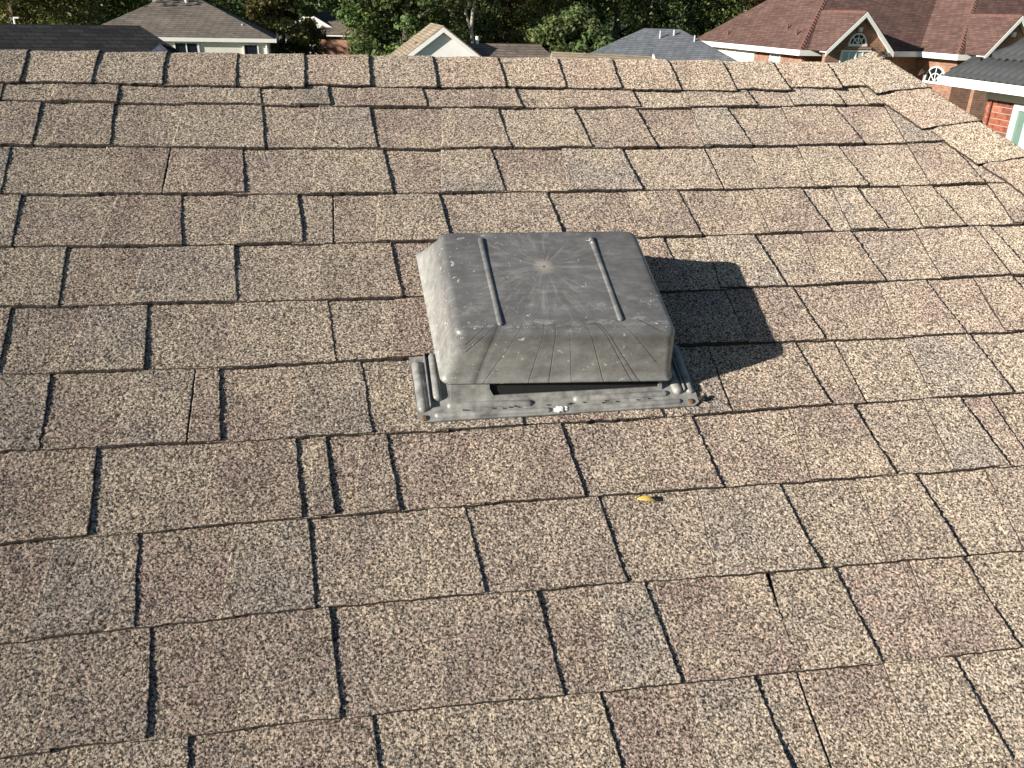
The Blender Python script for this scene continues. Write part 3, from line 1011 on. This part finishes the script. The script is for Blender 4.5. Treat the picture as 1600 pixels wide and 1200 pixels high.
def window(hz, x0, x1, z0, z1, y, glass, frame, ny=-1, mull=(1, 0), axis='y', fw=0.07, dep=0.06):
    """window in a wall facing -y (axis y) or -x (axis x); y is the wall plane"""
    def mp(a, d, z): return (a, y - d, z) if axis == 'y' else (y - d, a, z)
    def bx(mb, a0, a1, d0, d1, z0_, z1_):
        p = mp(a0, d0, z0_); q = mp(a1, d1, z1_)
        mb.box(min(p[0], q[0]), max(p[0], q[0]), min(p[1], q[1]), max(p[1], q[1]), z0_, z1_)
    mb = MB(); bx(mb, x0, x1, 0.002, 0.02, z0, z1)
    w = mb.build("window", glass, hz)
    mb = MB()
    bx(mb, x0 - fw, x0, 0.003, dep, z0 - fw, z1 + fw); bx(mb, x1, x1 + fw, 0.003, dep, z0 - fw, z1 + fw)
    bx(mb, x0, x1, 0.003, dep - 0.002, z1, z1 + fw); bx(mb, x0, x1, 0.003, dep - 0.002, z0 - fw, z0)
    for i in range(1, mull[0] + 1):
        c = x0 + (x1 - x0) * i / (mull[0] + 1); bx(mb, c - 0.025, c + 0.025, 0.021, dep - 0.01, z0, z1)
    for i in range(1, mull[1] + 1):
        c = z0 + (z1 - z0) * i / (mull[1] + 1); bx(mb, x0, x1, 0.021, dep - 0.012, c - 0.02, c + 0.02)
    mb.build("frame", frame, w)
    return w


def pipe(hz, x, y, z, h, r=0.05, mat=None):
    mb = MB(); mb.tube([(x, y, z - 0.3), (x, y, z + h)], [r, r], 10)
    return mb.build("vent_pipe", mat or M['metal'], hz)


def arch_window(hz, xc, z0, r, y, glass, frame, ax_='y'):
    def P(a, d, z): return (a, y - d, z) if ax_ == 'y' else (y - d, a, z)
    off = Vector(P(0, 0.02, 0)) - Vector(P(0, 0.0, 0))
    n = 14
    arc = [(xc + r * math.cos(math.pi * i / n), z0 + r * math.sin(math.pi * i / n)) for i in range(n + 1)]
    mb = MB(); mb.prism([P(a, 0.002, z) for a, z in arc], off)
    w = mb.build("arched_window", glass, hz)
    mb = MB()
    for i in range(n):
        a0 = math.pi * i / n; a1 = math.pi * (i + 1) / n
        q = [(xc + rr * math.cos(a), z0 + rr * math.sin(a)) for rr, a in ((r, a0), (r + 0.06, a0), (r + 0.06, a1), (r, a1))]
        mb.prism([P(a, 0.004, z) for a, z in q], off * 3)
        q = [(xc + rr * math.cos(a), z0 + rr * math.sin(a)) for rr, a in ((r * 0.55, a0), (r * 0.55 + 0.04, a0), (r * 0.55 + 0.04, a1), (r * 0.55, a1))]
        mb.prism([P(a, 0.024, z) for a, z in q], off)
    for d in (45, 90, 135):
        c, s = math.cos(math.radians(d)), math.sin(math.radians(d))
        q = [(xc + c * r * 0.05 - s * 0.02, z0 + s * r * 0.05 + c * 0.02), (xc + c * r - s * 0.02, z0 + s * r + c * 0.02), (xc + c * r + s * 0.02, z0 + s * r - c * 0.02), (xc + c * r * 0.05 + s * 0.02, z0 + s * r * 0.05 - c * 0.02)]
        mb.prism([P(a, 0.046, z) for a, z in q], off * 0.5)
    q = [(xc - r - 0.1, z0 - 0.1), (xc + r + 0.1, z0 - 0.1), (xc + r + 0.1, z0), (xc - r - 0.1, z0)]
    mb.prism([P(a, 0.003, z) for a, z in q], off * 4)
    mb.build("frame", frame, w)
    return w


# --- big house with the red-brown roof, right
R = empty("red_roof_house", (20.05, 38.07, 0.0), math.radians(6))
tag(R, "large brick house with reddish brown hip roof and two front gables", "house")
ZE = 2.6
hip_roof(R, 0, 16, 0, 10.6, ZE, 38, M['roof_red'])
hip_roof(R, 6.5, 20, -2.55, 9.0, ZE + 0.004, 38, M['roof_red'])
fascia(R, 0, 16, 0, 10.6, ZE, 0.22)
fascia(R, 6.5, 20, -2.55, 9.0, ZE + 0.006, 0.22)
mb = MB(); mb.box(0.5, 15.5, 0.5, 10.1, GZ, ZE - 0.2); mb.build("wall", M['brick_wall'], R)
mb = MB(); mb.box(7.0, 19.5, -2.05, 8.5, GZ, ZE - 0.205); mb.build("wall", M['brick_wall'], R)
mb = MB(); mb.box(0.44, 0.499, 4.6, 10.12, GZ, ZE - 0.21); mb.build("siding_panel", M['cream'], R)
window(R, 2.3, 3.1, 1.0, 2.3, 0.5, M['curtain'], M['white'], axis='x', mull=(0, 0))
gable_roof(R, 0.5, 4.1, -1.25, 2.1, ZE + 0.03, 1.65, M['roof_red'], M['white'], M['brick_wall'])
gable_roof(R, 6.95, 10.05, -3.6, -0.5, ZE + 0.03, 1.65, M['roof_red'], M['white'], M['brick_wall'])
arch_window(R, 2.3, 2.95, 0.40, -0.9, M['glass'], M['white'])
mb = MB(); mb.box(1.6, 3.05, -0.985, -0.90, 2.72, 2.84); mb.build("brick_sill", M['brick_or'], R)
window(R, 1.6, 3.05, 1.2, 2.62, -0.9, M['curtain'], M['white'], mull=(3, 1))
mb = MB(); mb.box(2.22, 2.39, -1.03, -0.92, 3.46, 3.64); mb.build("flood_light", M['white'], R)
mb = MB(); mb.box(8.42, 8.59, -3.40, -3.27, 3.42, 3.62); mb.build("flood_light", M['white'], R)
arch_window(R, -0.9, 1.35, 0.62, 7.0, M['glass'], M['white'], 'x')
for (cx, cy, sx, sy, n) in ((0, 0, 1, 1, 26), (6.5, -2.55, 1, 1, 26)):
    t38 = math.tan(math.radians(38))
    for i in range(n):
        s = 0.12 + i * 0.15
        mb = MB()
        c = Vector((cx + sx * s, cy + sy * s, ZE + s * t38 + 0.03))
        d = Vector((sx, sy, t38)).normalized()
        side = Vector((sx, -sy, 0)).normalized()
        a = c - d * 0.10; b = c + d * 0.10
        mb.prism([a - side * 0.13 - Vector((0, 0, 0.07)), a + Vector((0, 0, 0.045)), a + side * 0.13 - Vector((0, 0, 0.07)), a - Vector((0, 0, 0.10))], d * 0.2 - Vector((0, 0, 0.03)))
        mb.build("hip_cap", M['cap_red'], R)
for xa, za, y0 in ((2.3, ZE + 1.70, -1.2), (8.5, ZE + 1.70, -3.55)):
    mb = MB(); mb.prism([(xa - 0.13, y0, za - 0.10), (xa, y0, za + 0.03), (xa + 0.13, y0, za - 0.10)], (0, 2.6, 0)); mb.build("ridge_cap", M['cap_red'], R)
pipe(R, 1.05, 2.9, ZE + 1.05 * 0.78, 0.28, 0.05, M['cap_red']); pipe(R, 0.75, 1.6, ZE + 0.6, 0.26, 0.05, M['cap_red']); pipe(R, 0.5, 7.6, ZE + 0.4, 0.25, 0.05, M['cap_red'])

# --- house with dark barrel tiles, near right
H = empty("tile_roof_house", (7.348, 10.112, 0.0), 0.0)
tag(H, "brick house with dark grey barrel tile roof at the right edge", "house")
HZ = 3.50
HP = 35.0
tH = math.tan(math.radians(HP))
hip_roof(H, 0.02, 7.0, -9.0, -0.02, HZ - 0.05, HP, M['tile'], "roof")
fascia(H, 0, 7.02, -9.02, 0, HZ - 0.01, 0.085, M['white'], "gutter", 0.05)
# S-tiles on the slope that faces us (towards -x)
pitch_w = 0.125; tl = 0.40
tv = []; tf = []
nseg = 8
for j in range(2):
    for i in range(nseg + 1):
        s = i / nseg
        zc = 0.036 * math.sin(math.pi * s) ** 1.3
        tv.append((j * (tl + 0.03), s * pitch_w * 1.02, zc + (0.030 if j == 0 else 0.0)))
for i in range(nseg):
    tf.append((i, i + 1, nseg + 2 + i, nseg + 1 + i))
b = len(tv)
for i in range(nseg + 1):
    x, y, z = tv[i]; tv.append((x, y, z - 0.014))
for i in range(nseg):
    tf.append((i, b + i, b + i + 1, i + 1))
tile_me = bpy.data.meshes.new("roof_tile"); tile_me.from_pydata(tv, [], tf); tile_me.materials.append(M['tile'])
tile_me.polygons.foreach_set("use_smooth", [True] * len(tile_me.polygons)); tile_me.update()
cp, sp = math.cos(math.radians(HP)), math.sin(math.radians(HP))
nt_ = 0
for row in range(6):
    for c in range(44):
        y = -0.02 - (c + 1) * pitch_w
        s = row * tl
        if -y - 0.02 < s * cp + 0.09: continue
        if nt_ >= 200: break
        o = bpy.data.objects.new("roof_tile", tile_me); COL.objects.link(o); o.parent = H
        o.location = (-0.03 + s * cp, y, HZ - 0.02 + s * sp + random.uniform(-.002, .002))
        o.rotation_euler = (random.uniform(-.01, .01), -math.radians(HP) + random.uniform(-.008, .008), 0)
        nt_ += 1
for i in range(10):
    s = 0.05 + i * 0.30
    d = Vector((1, -1, tH)).normalized(); a = Vector((s, -s, HZ + s * tH + 0.03))
    side = Vector((1, 1, 0)).normalized(); up = side.cross(d) * -1
    if up.z < 0: up = -up
    mb = MB(); ring = []
    for q in range(9):
        an = math.pi * q / 8
        ring.append(a + side * math.cos(an) * 0.085 + up * (math.sin(an) * 0.075 - 0.03))
    mb.prism(ring, d * 0.34 - up * 0.015)
    mb.build("hip_tile", M['tile'], H, smooth=False)
# brick wall under the eave, brick by brick where the photograph shows it
WX = 0.42
mb = MB(); mb.box(WX + 0.004, WX + 0.3, -8.6, -0.357, GZ, 2.07); mb.build("lower_wall", M['brick_or'], H)
mb = MB(); mb.box(WX + 0.012, WX + 0.3, -8.6, -0.36, 2.071, HZ - 0.14)
wall = mb.build("wall", M['mortar'], H)
bm_v = MB().box(0, 0.10, 0, 0.195, 0, 0.060)
bmesh_ = []
for mt in ('brick1', 'brick2', 'brick3'):
    me = bpy.data.meshes.new("brick"); me.from_pydata(bm_v.v, [], bm_v.f); me.materials.append(M[mt]); me.update(); bmesh_.append(me)
cnt = 0
for row in range(20):
    z = HZ - 0.150 - (row + 1) * 0.0715
    if row == 0: continue
    yy = -0.355 - (0.0 if row % 2 else 0.095)
    if row % 2 == 0:
        o = bpy.data.objects.new("brick", random.choice(bmesh_)); COL.objects.link(o); o.parent = wall
        o.location = (WX, -0.355 - 0.085, z); o.scale = (1, 0.085 / 0.195, 1)
    while yy > -0.85:
        wd_ = min(0.195, yy + 0.884)
        if wd_ > 0.03:
            o = bpy.data.objects.new("brick", random.choice(bmesh_)); COL.objects.link(o); o.parent = wall
            o.location = (WX + random.uniform(-0.001, 0.002), yy - wd_, z); o.scale = (1, wd_ / 0.195, 1)
        yy -= 0.207
mb = MB(); mb.box(WX - 0.03, WX + 0.2, -8.6, -0.35, HZ - 0.23, HZ - 0.141); mb.build("frieze_board", M['drywood'], H)
window(H, -2.6, -0.95, 2.2, HZ - 0.30, WX, M['greenglass'], M['white'], axis='x', mull=(1, 0), fw=0.065, dep=0.05)
mb = MB(); mb.box(WX - 0.021, WX - 0.012, -1.7, -1.08, 2.22, HZ - 0.42); mb.build("blind", M['curtain'], H)
mb = MB(); mb.tube([(WX - 0.025, -0.46, GZ), (WX - 0.025, -0.46, HZ - 0.23)], [0.012, 0.012], 8); mb.build("conduit", M['brick3'], H)

# --- tan hip-roofed house, left of centre
B = empty("hip_roof_house", (-7.25, 39.4, 0.0), math.radians(4))
tag(B, "white walled house with grey tan hip roof left of the small brick house", "house")
BZ = 2.6
hip_roof(B, -3.95, 3.95, 0, 6.4, BZ, 25.2, M['roof_tan'])
fascia(B, -3.95, 3.95, 0, 6.4, BZ, 0.13, M['white'])
mb = MB(); mb.box(-3.6, 3.6, 0.16, 6.1, GZ, BZ - 0.1); mb.build("wall", M['cream'], B)
window(B, -0.15, 0.72, 1.3, 2.40, 0.16, M['glass'], M['white'], mull=(1, 0), fw=0.08)
window(B, 2.62, 3.15, 1.3, 2.36, 0.16, M['glass'], M['white'], mull=(0, 0), fw=0.06)
mb = MB(); mb.box(-1.35, -0.75, 4.2, 4.8, 2.6, 4.55); mb.build("chimney", M['white'], B)
pipe(B, 0.25, 2.9, BZ + 1.35, 0.2, 0.09); pipe(B, 2.6, 1.1, BZ + 0.42, 0.14, 0.05); pipe(B, 0.6, 3.0, BZ + 1.4, 0.3, 0.03)
mb = MB(); mb.tube([(3.55, 0.10, GZ), (3.55, 0.10, BZ - 0.12)], [0.04, 0.04], 8); mb.build("downpipe", M['white'], B)

# --- charcoal roof, far left
A = empty("charcoal_roof_house", (-7.0, 21.0, 0.0), math.radians(14))
tag(A, "low house with charcoal shingle hip roof at the left edge", "house")
AZ = 2.35
hip_roof(A, -6.8, 4.05, -0.98, 2.44, AZ, 35.0, M['roof_char'])
fascia(A, -6.8, 4.05, -0.98, 2.44, AZ, 0.16)
hip_roof(A, -3.4, -0.2, -3.0, 1.6, AZ + 0.005, 35.0, M['roof_char'], "wing_roof")
mb = MB(); mb.box(-6.4, 3.7, -0.6, 2.1, GZ, AZ - 0.12); mb.build("wall", M['cream'], A)
gable_roof(A, 1.75, 3.65, -2.6, 0.4, AZ + 0.08, 0.72, M['roof_navy'], M['bluewhite'], M['bluewhite'], oh=0.12)

# --- small brick and white house between the trees
Cc = empty("small_brick_house", (-2.35, 52.0, 0.0), math.radians(-8))
tag(Cc, "small house with brick front and dark roof glimpsed between the trees", "house")
gable_roof(Cc, -1.9, 1.9, -0.4, 5.0, 2.45, 1.05, M['roof_char'], M['white'], M['white'], oh=0.3)
mb = MB(); mb.box(0.45, 2.2, -0.5, 3.0, GZ, 2.35); mb.build("brick_wall", M['brick_or'], Cc)
mb = MB(); mb.box(0.25, 2.5, -0.75, 3.2, 2.352, 2.45); mb.build("eave_board", M['white'], Cc)
mb = MB(); mb.prism([(0.2, -0.8, 2.455), (2.55, -0.8, 2.455), (1.9, -0.1, 3.1), (0.9, -0.1, 3.1)], (0, 2.8, 0.02)); mb.build("porch_roof", M['roof_brown'], Cc)
mb = MB(); mb.box(-1.5, 0.4, 0.2, 0.4, GZ, 2.4); mb.build("wall", M['white'], Cc)

# --- beige house with the white gable, centre
D = empty("white_gable_house", (3.05, 29.9, 0.0), math.radians(1))
tag(D, "beige roofed house with a bright white gable in the middle", "house")
gable_roof(D, -2.1, 1.85, -0.1, 4.0, 2.05, 1.42, M['roof_beige'], M['white'], M['white'], oh=0.12, th=0.09)
# low brown roof behind and to the right, with a beige wing
mb = MB()
mb.poly([(0.2, -0.7, 2.2), (4.1, -0.7, 2.2), (3.35, 0.9, 2.96), (-1.0, 0.9, 2.96)]); mb.poly([(4.1, -0.7, 2.2), (4.1, 2.5, 2.2), (3.35, 0.9, 2.96)])
mb.poly([(4.1, 2.5, 2.2), (-1.0, 2.5, 2.2), (-1.0, 0.9, 2.96), (3.35, 0.9, 2.96)]); mb.poly([(0.2, -0.7, 2.2), (-1.0, 0.9, 2.96), (-1.0, 2.5, 2.2)]); mb.poly([(0.2, -0.7, 2.2), (-1.0, 2.5, 2.2), (4.1, 2.5, 2.2), (4.1, -0.7, 2.2)])
mb.build("roof", M['roof_brown'], D)
mb = MB(); mb.prism([(3.2, -2.2, 2.1), (3.55, -0.2, 2.78), (3.75, 1.6, 2.1)], (3.05, -1.6, -0.02)); mb.build("wing_roof", M['roof_beige'], D)
mb = MB(); mb.prism([(3.60, -1.70, GZ), (6.10, -3.02, GZ), (6.42, -0.55, GZ), (3.95, 0.75, GZ)], (0, 0, 2.09 - GZ)); mb.build("wing_wall", M['cream'], D)
mb = MB(); mb.box(-0.8, 3.9, 0.0, 2.2, GZ, 2.195); mb.build("wall", M['cream'], D)
mb = MB(); mb.beam((6.22, -3.82, 2.08), (6.60, -1.80, 2.77), 0.05, 0.12); mb.build("rake_board", M['white'], D)
pipe(D, 1.15, 0.9, 2.96, 0.22, 0.06, M['white'])

# --- grey hip roof behind it
Fh = empty("grey_roof_house", (14.6, 41.2, 0.0), math.radians(-18))
tag(Fh, "house with smooth grey hip roof just left of the large brick house", "house")
hip_roof(Fh, -4.6, 4.4, -3.4, 3.9, 1.62, 25.0, M['roof_grey'])
fascia(Fh, -4.6, 4.4, -3.4, 3.9, 1.62, 0.15)
mb = MB(); mb.box(-4.2, 4.0, -3.0, 3.5, GZ, 1.5); mb.build("wall", M['cream'], Fh)
pipe(Fh, -0.2, -0.6, 2.85, 0.4, 0.04); pipe(Fh, 0.45, -0.3, 3.0, 0.3, 0.05); pipe(Fh, 1.4, -0.8, 2.7, 0.4, 0.04)


# ------------------------------------------------------------------ trees
LEAFM = {
    'oak': leaf_material("oak_leaf", (0.100, 0.132, 0.044)),
    'dark': leaf_material("dark_leaf", (0.092, 0.124, 0.046)),
    'olive': leaf_material("olive_leaf", (0.125, 0.128, 0.042)),
    'rust': leaf_material("rusty_needles", (0.130, 0.112, 0.046)),
    'bright': leaf_material("bright_leaf", (0.105, 0.140, 0.030)),
    'yellow': leaf_material("yellow_green_leaf", (0.170, 0.185, 0.030)),
}
LEAFSHAPE = np.array([(-0.5, 0, 0), (-0.1, -0.3, 0.06), (0.5, 0, 0), (-0.1, 0.3, 0.06)])


def tree(name, x, y, h, crown_r, base, kind, label, n=16000, lsize=0.17, droop=0.0, bark='bark', zsq=1.0, clumps=110):
    t = empty(name, (x, y, GZ))
    tag(t, label, "tree", "trees behind the houses")
    mb = MB()
    lean = random.uniform(-.4, .4)
    tr = 0.035 * h
    spine = [(0, 0, 0), (lean * .3, 0, h * .18), (lean * .6, lean * .2, h * .38), (lean, lean * .3, h * .62), (lean, 0, h * .88)]
    mb.tube(spine, [tr, tr * .8, tr * .65, tr * .4, tr * .08], 9)
    cz0 = base; cz1 = h
    cc = (cz0 + cz1) / 2; rz = (cz1 - cz0) / 2
    C_ = []
    for i in range(clumps):
        while True:
            p = rng.uniform(-1, 1, 3)
            d = np.linalg.norm(p)
            if 0.35 < d < 1 and rng.random() < d ** 1.2: break
        w = 1.0 + 0.35 * noise.noise((p[0] * 1.7 + x, p[1] * 1.7 + y, p[2] * 1.7))
        taper = 1.0 if zsq == 1.0 else max(0.22, 1 - zsq * 0.42 * (p[2] + 1))
        C_.append(np.array([p[0] * crown_r * w * taper + lean, p[1] * crown_r * w * taper, cc + p[2] * rz * w]))
    for i in range(14):
        c = C_[i * (clumps // 14)]
        zt_ = min(h * .8, max(h * .12, c[2] - abs(c[0]) * 0.5))
        q = zt_ / (h * .88)
        s0 = Vector((lean * min(1, q * 1.3), lean * .2 * q, zt_))
        e = Vector(c); mid = s0.lerp(e, .5) + Vector((0, 0, 0.25))
        mb.tube([s0, mid, e], [tr * .34, tr * .2, tr * .06], 6)
    mb.build("trunk", M[bark], t, smooth=True)
    C_ = np.array(C_)
    ci = rng.integers(0, clumps, n)
    cr = crown_r * rng.uniform(0.16, 0.30, clumps)
    g = rng.normal(0, 1, (n, 3)); g /= np.linalg.norm(g, axis=1)[:, None]
    rad = rng.random(n) ** 0.45
    P = C_[ci] + g * (cr[ci] * rad)[:, None] * np.array([1.15, 1.15, 0.8])
    if droop: P[:, 2] -= droop * rng.random(n) ** 2 * cr[ci]
    # random frames, leaves tending to face outwards and up
    nrm = g * 0.6 + rng.normal(0, .6, (n, 3)) + np.array([0, 0, .45]); nrm /= np.linalg.norm(nrm, axis=1)[:, None]
    tan = np.cross(nrm, rng.normal(0, 1, (n, 3))); tan /= np.linalg.norm(tan, axis=1)[:, None] + 1e-9
    bit = np.cross(nrm, tan)
    sz = lsize * rng.uniform(.6, 1.35, n)
    V = P[:, None, :] + sz[:, None, None] * (LEAFSHAPE[None, :, 0:1] * tan[:, None] + LEAFSHAPE[None, :, 1:2] * bit[:, None] + LEAFSHAPE[None, :, 2:3] * nrm[:, None])
    V = V.reshape(-1, 3)
    me = bpy.data.meshes.new("crown")
    me.vertices.add(n * 4); me.vertices.foreach_set("co", V.ravel().astype(np.float32))
    me.loops.add(n * 4); me.loops.foreach_set("vertex_index", np.arange(n * 4, dtype=np.int32))
    me.polygons.add(n); me.polygons.foreach_set("loop_start", np.arange(0, n * 4, 4, dtype=np.int32)); me.polygons.foreach_set("loop_total", np.full(n, 4, dtype=np.int32))
    me.update(calc_edges=True)
    tone = rng.uniform(.7, 1.6, clumps)[ci] * rng.uniform(.75, 1.3, n)
    warm = rng.uniform(.85, 1.25, clumps)[ci]
    colr = np.stack([tone * warm, tone, tone * .9, np.ones(n)], 1).repeat(4, 0)
    at = me.color_attributes.new("tone", 'FLOAT_COLOR', 'CORNER'); at.data.foreach_set("color", colr.ravel().astype(np.float32))
    me.materials.append(LEAFM[kind])
    o = bpy.data.objects.new("crown", me); COL.objects.link(o); o.parent = t
    return t


def at_az(px, dist):
    d = FWD + RIGHT * ((px - 800) / 1300) + DOWN * ((40 - 600) / 1300)
    k_ = dist / math.hypot(d.x, d.y)
    return d.x * k_, d.y * k_


TREES = [
    ("oak_tree", 25, 46, 8.1, 3.7, 0.1, 'olive', "mottled olive tree above the charcoal roof at the left edge"),
    ("oak_tree", 112, 52, 8.5, 3.3, 0.0, 'dark', "dark green tree between the olive tree and the tan roof"),
    ("oak_tree", 190, 57, 8.5, 3.5, 0.1, 'bright', "bright green tree behind the left slope of the tan roof"),
    ("oak_tree", 352, 60, 7.6, 4.0, 0.3, 'oak', "green tree rising behind the right slope of the tan roof"),
    ("oak_tree", 436, 47, 7.5, 1.8, 0.0, 'olive', "olive brown tree just left of the small brick house"),
    ("oak_tree", 628, 45, 8.5, 2.9, 0.0, 'oak', "broad green oak right of the small brick house"),
    ("oak_tree", 690, 50, 9.3, 3.2, 0.0, 'dark', "dark oak behind the white gable"),
    ("cypress_tree", 790, 55, 12, 2.5, 0.4, 'rust', "rust tinged feathery cypress right of the white gable"),
    ("cypress_tree", 842, 50, 10, 2.2, 0.4, 'olive', "olive feathery cypress above the low brown roof"),
    ("oak_tree", 893, 60, 7.6, 2.5, 0.7, 'yellow', "yellow green tree between the cypress and the dark oaks"),
    ("oak_tree", 905, 46, 4.4, 2.2, 0.0, 'dark', "low dark tree at the left end of the grey roof"),
    ("oak_tree", 965, 56, 9.3, 3.9, 0.0, 'dark', "dark oak left of the grey roof ridge"),
    ("oak_tree", 1065, 58, 9.3, 3.6, 0.0, 'oak', "dark green oak directly behind the grey roof"),
    ("oak_tree", 1145, 62, 9.3, 3.5, 0.0, 'olive', "green oak beside the left slope of the red brown roof"),
    ("oak_tree", 1585, 70, 8.5, 4.4, 0.3, 'bright', "bright green tree above the red brown roof at the right"),
]
for nm, px, dist, h, r, base, kind, lab in TREES:
    x, y = at_az(px, dist)
    if nm == "cypress_tree":
        tree(nm, x, y, h, r, base, kind, lab, n=20000, lsize=0.165, droop=1.2, zsq=0.6, clumps=130)
    else:
        tree(nm, x, y, h, r, base, kind, lab, n=18000, lsize=0.215)
# a farther belt of woodland closing the gaps
for i in range(9):
    px = -60 + i * 165
    x, y = at_az(px, 82 + (i % 3) * 5)
    tree("far_tree", x, y, 13 + (i % 2) * 2, 6.0, 0.2, 'dark' if i % 2 else 'oak', "", n=8000, lsize=0.44, clumps=90)
belt = [o for o in SC.objects if o.name.startswith("far_tree")]
words = ["leftmost", "second", "third", "fourth", "fifth", "sixth", "seventh", "eighth", "rightmost"]
for wd, o in zip(words, belt):
    tag(o, f"{wd} from the left of the nine tall dark trees closing the background", "tree", "tall trees at the back")

# pale trunk with a fork near the middle, and a light pole on the left
x, y = at_az(738, 46)
mb = MB(); mb.tube([(0, 0, 0), (0.05, 0, 2.4), (-0.05, 0, 3.4), (0.05, 0, 4.6), (0.3, 0.1, 6.5)], [0.12, 0.10, 0.09, 0.08, 0.05], 8)
mb.tube([(-0.05, 0, 3.3), (-0.35, 0.1, 4.2), (-0.5, 0.1, 5.6)], [0.07, 0.06, 0.03], 8)
o = mb.build("bare_tree", M['palebark'], loc=(x, y, GZ), smooth=True); tag(o, "slender pale bare trunk between the dark oak and the cypress", "tree")
x, y = at_az(24, 36)
mb = MB(); mb.tube([(0, 0, 0), (0, 0, 3.75)], [0.045, 0.035], 8); mb.box(-0.02, 0.16, -0.03, 0.03, 3.75, 3.80)
o = mb.build("light_pole", M['white'], loc=(x, y, GZ)); tag(o, "thin white light pole above the charcoal roof", "lamp post")
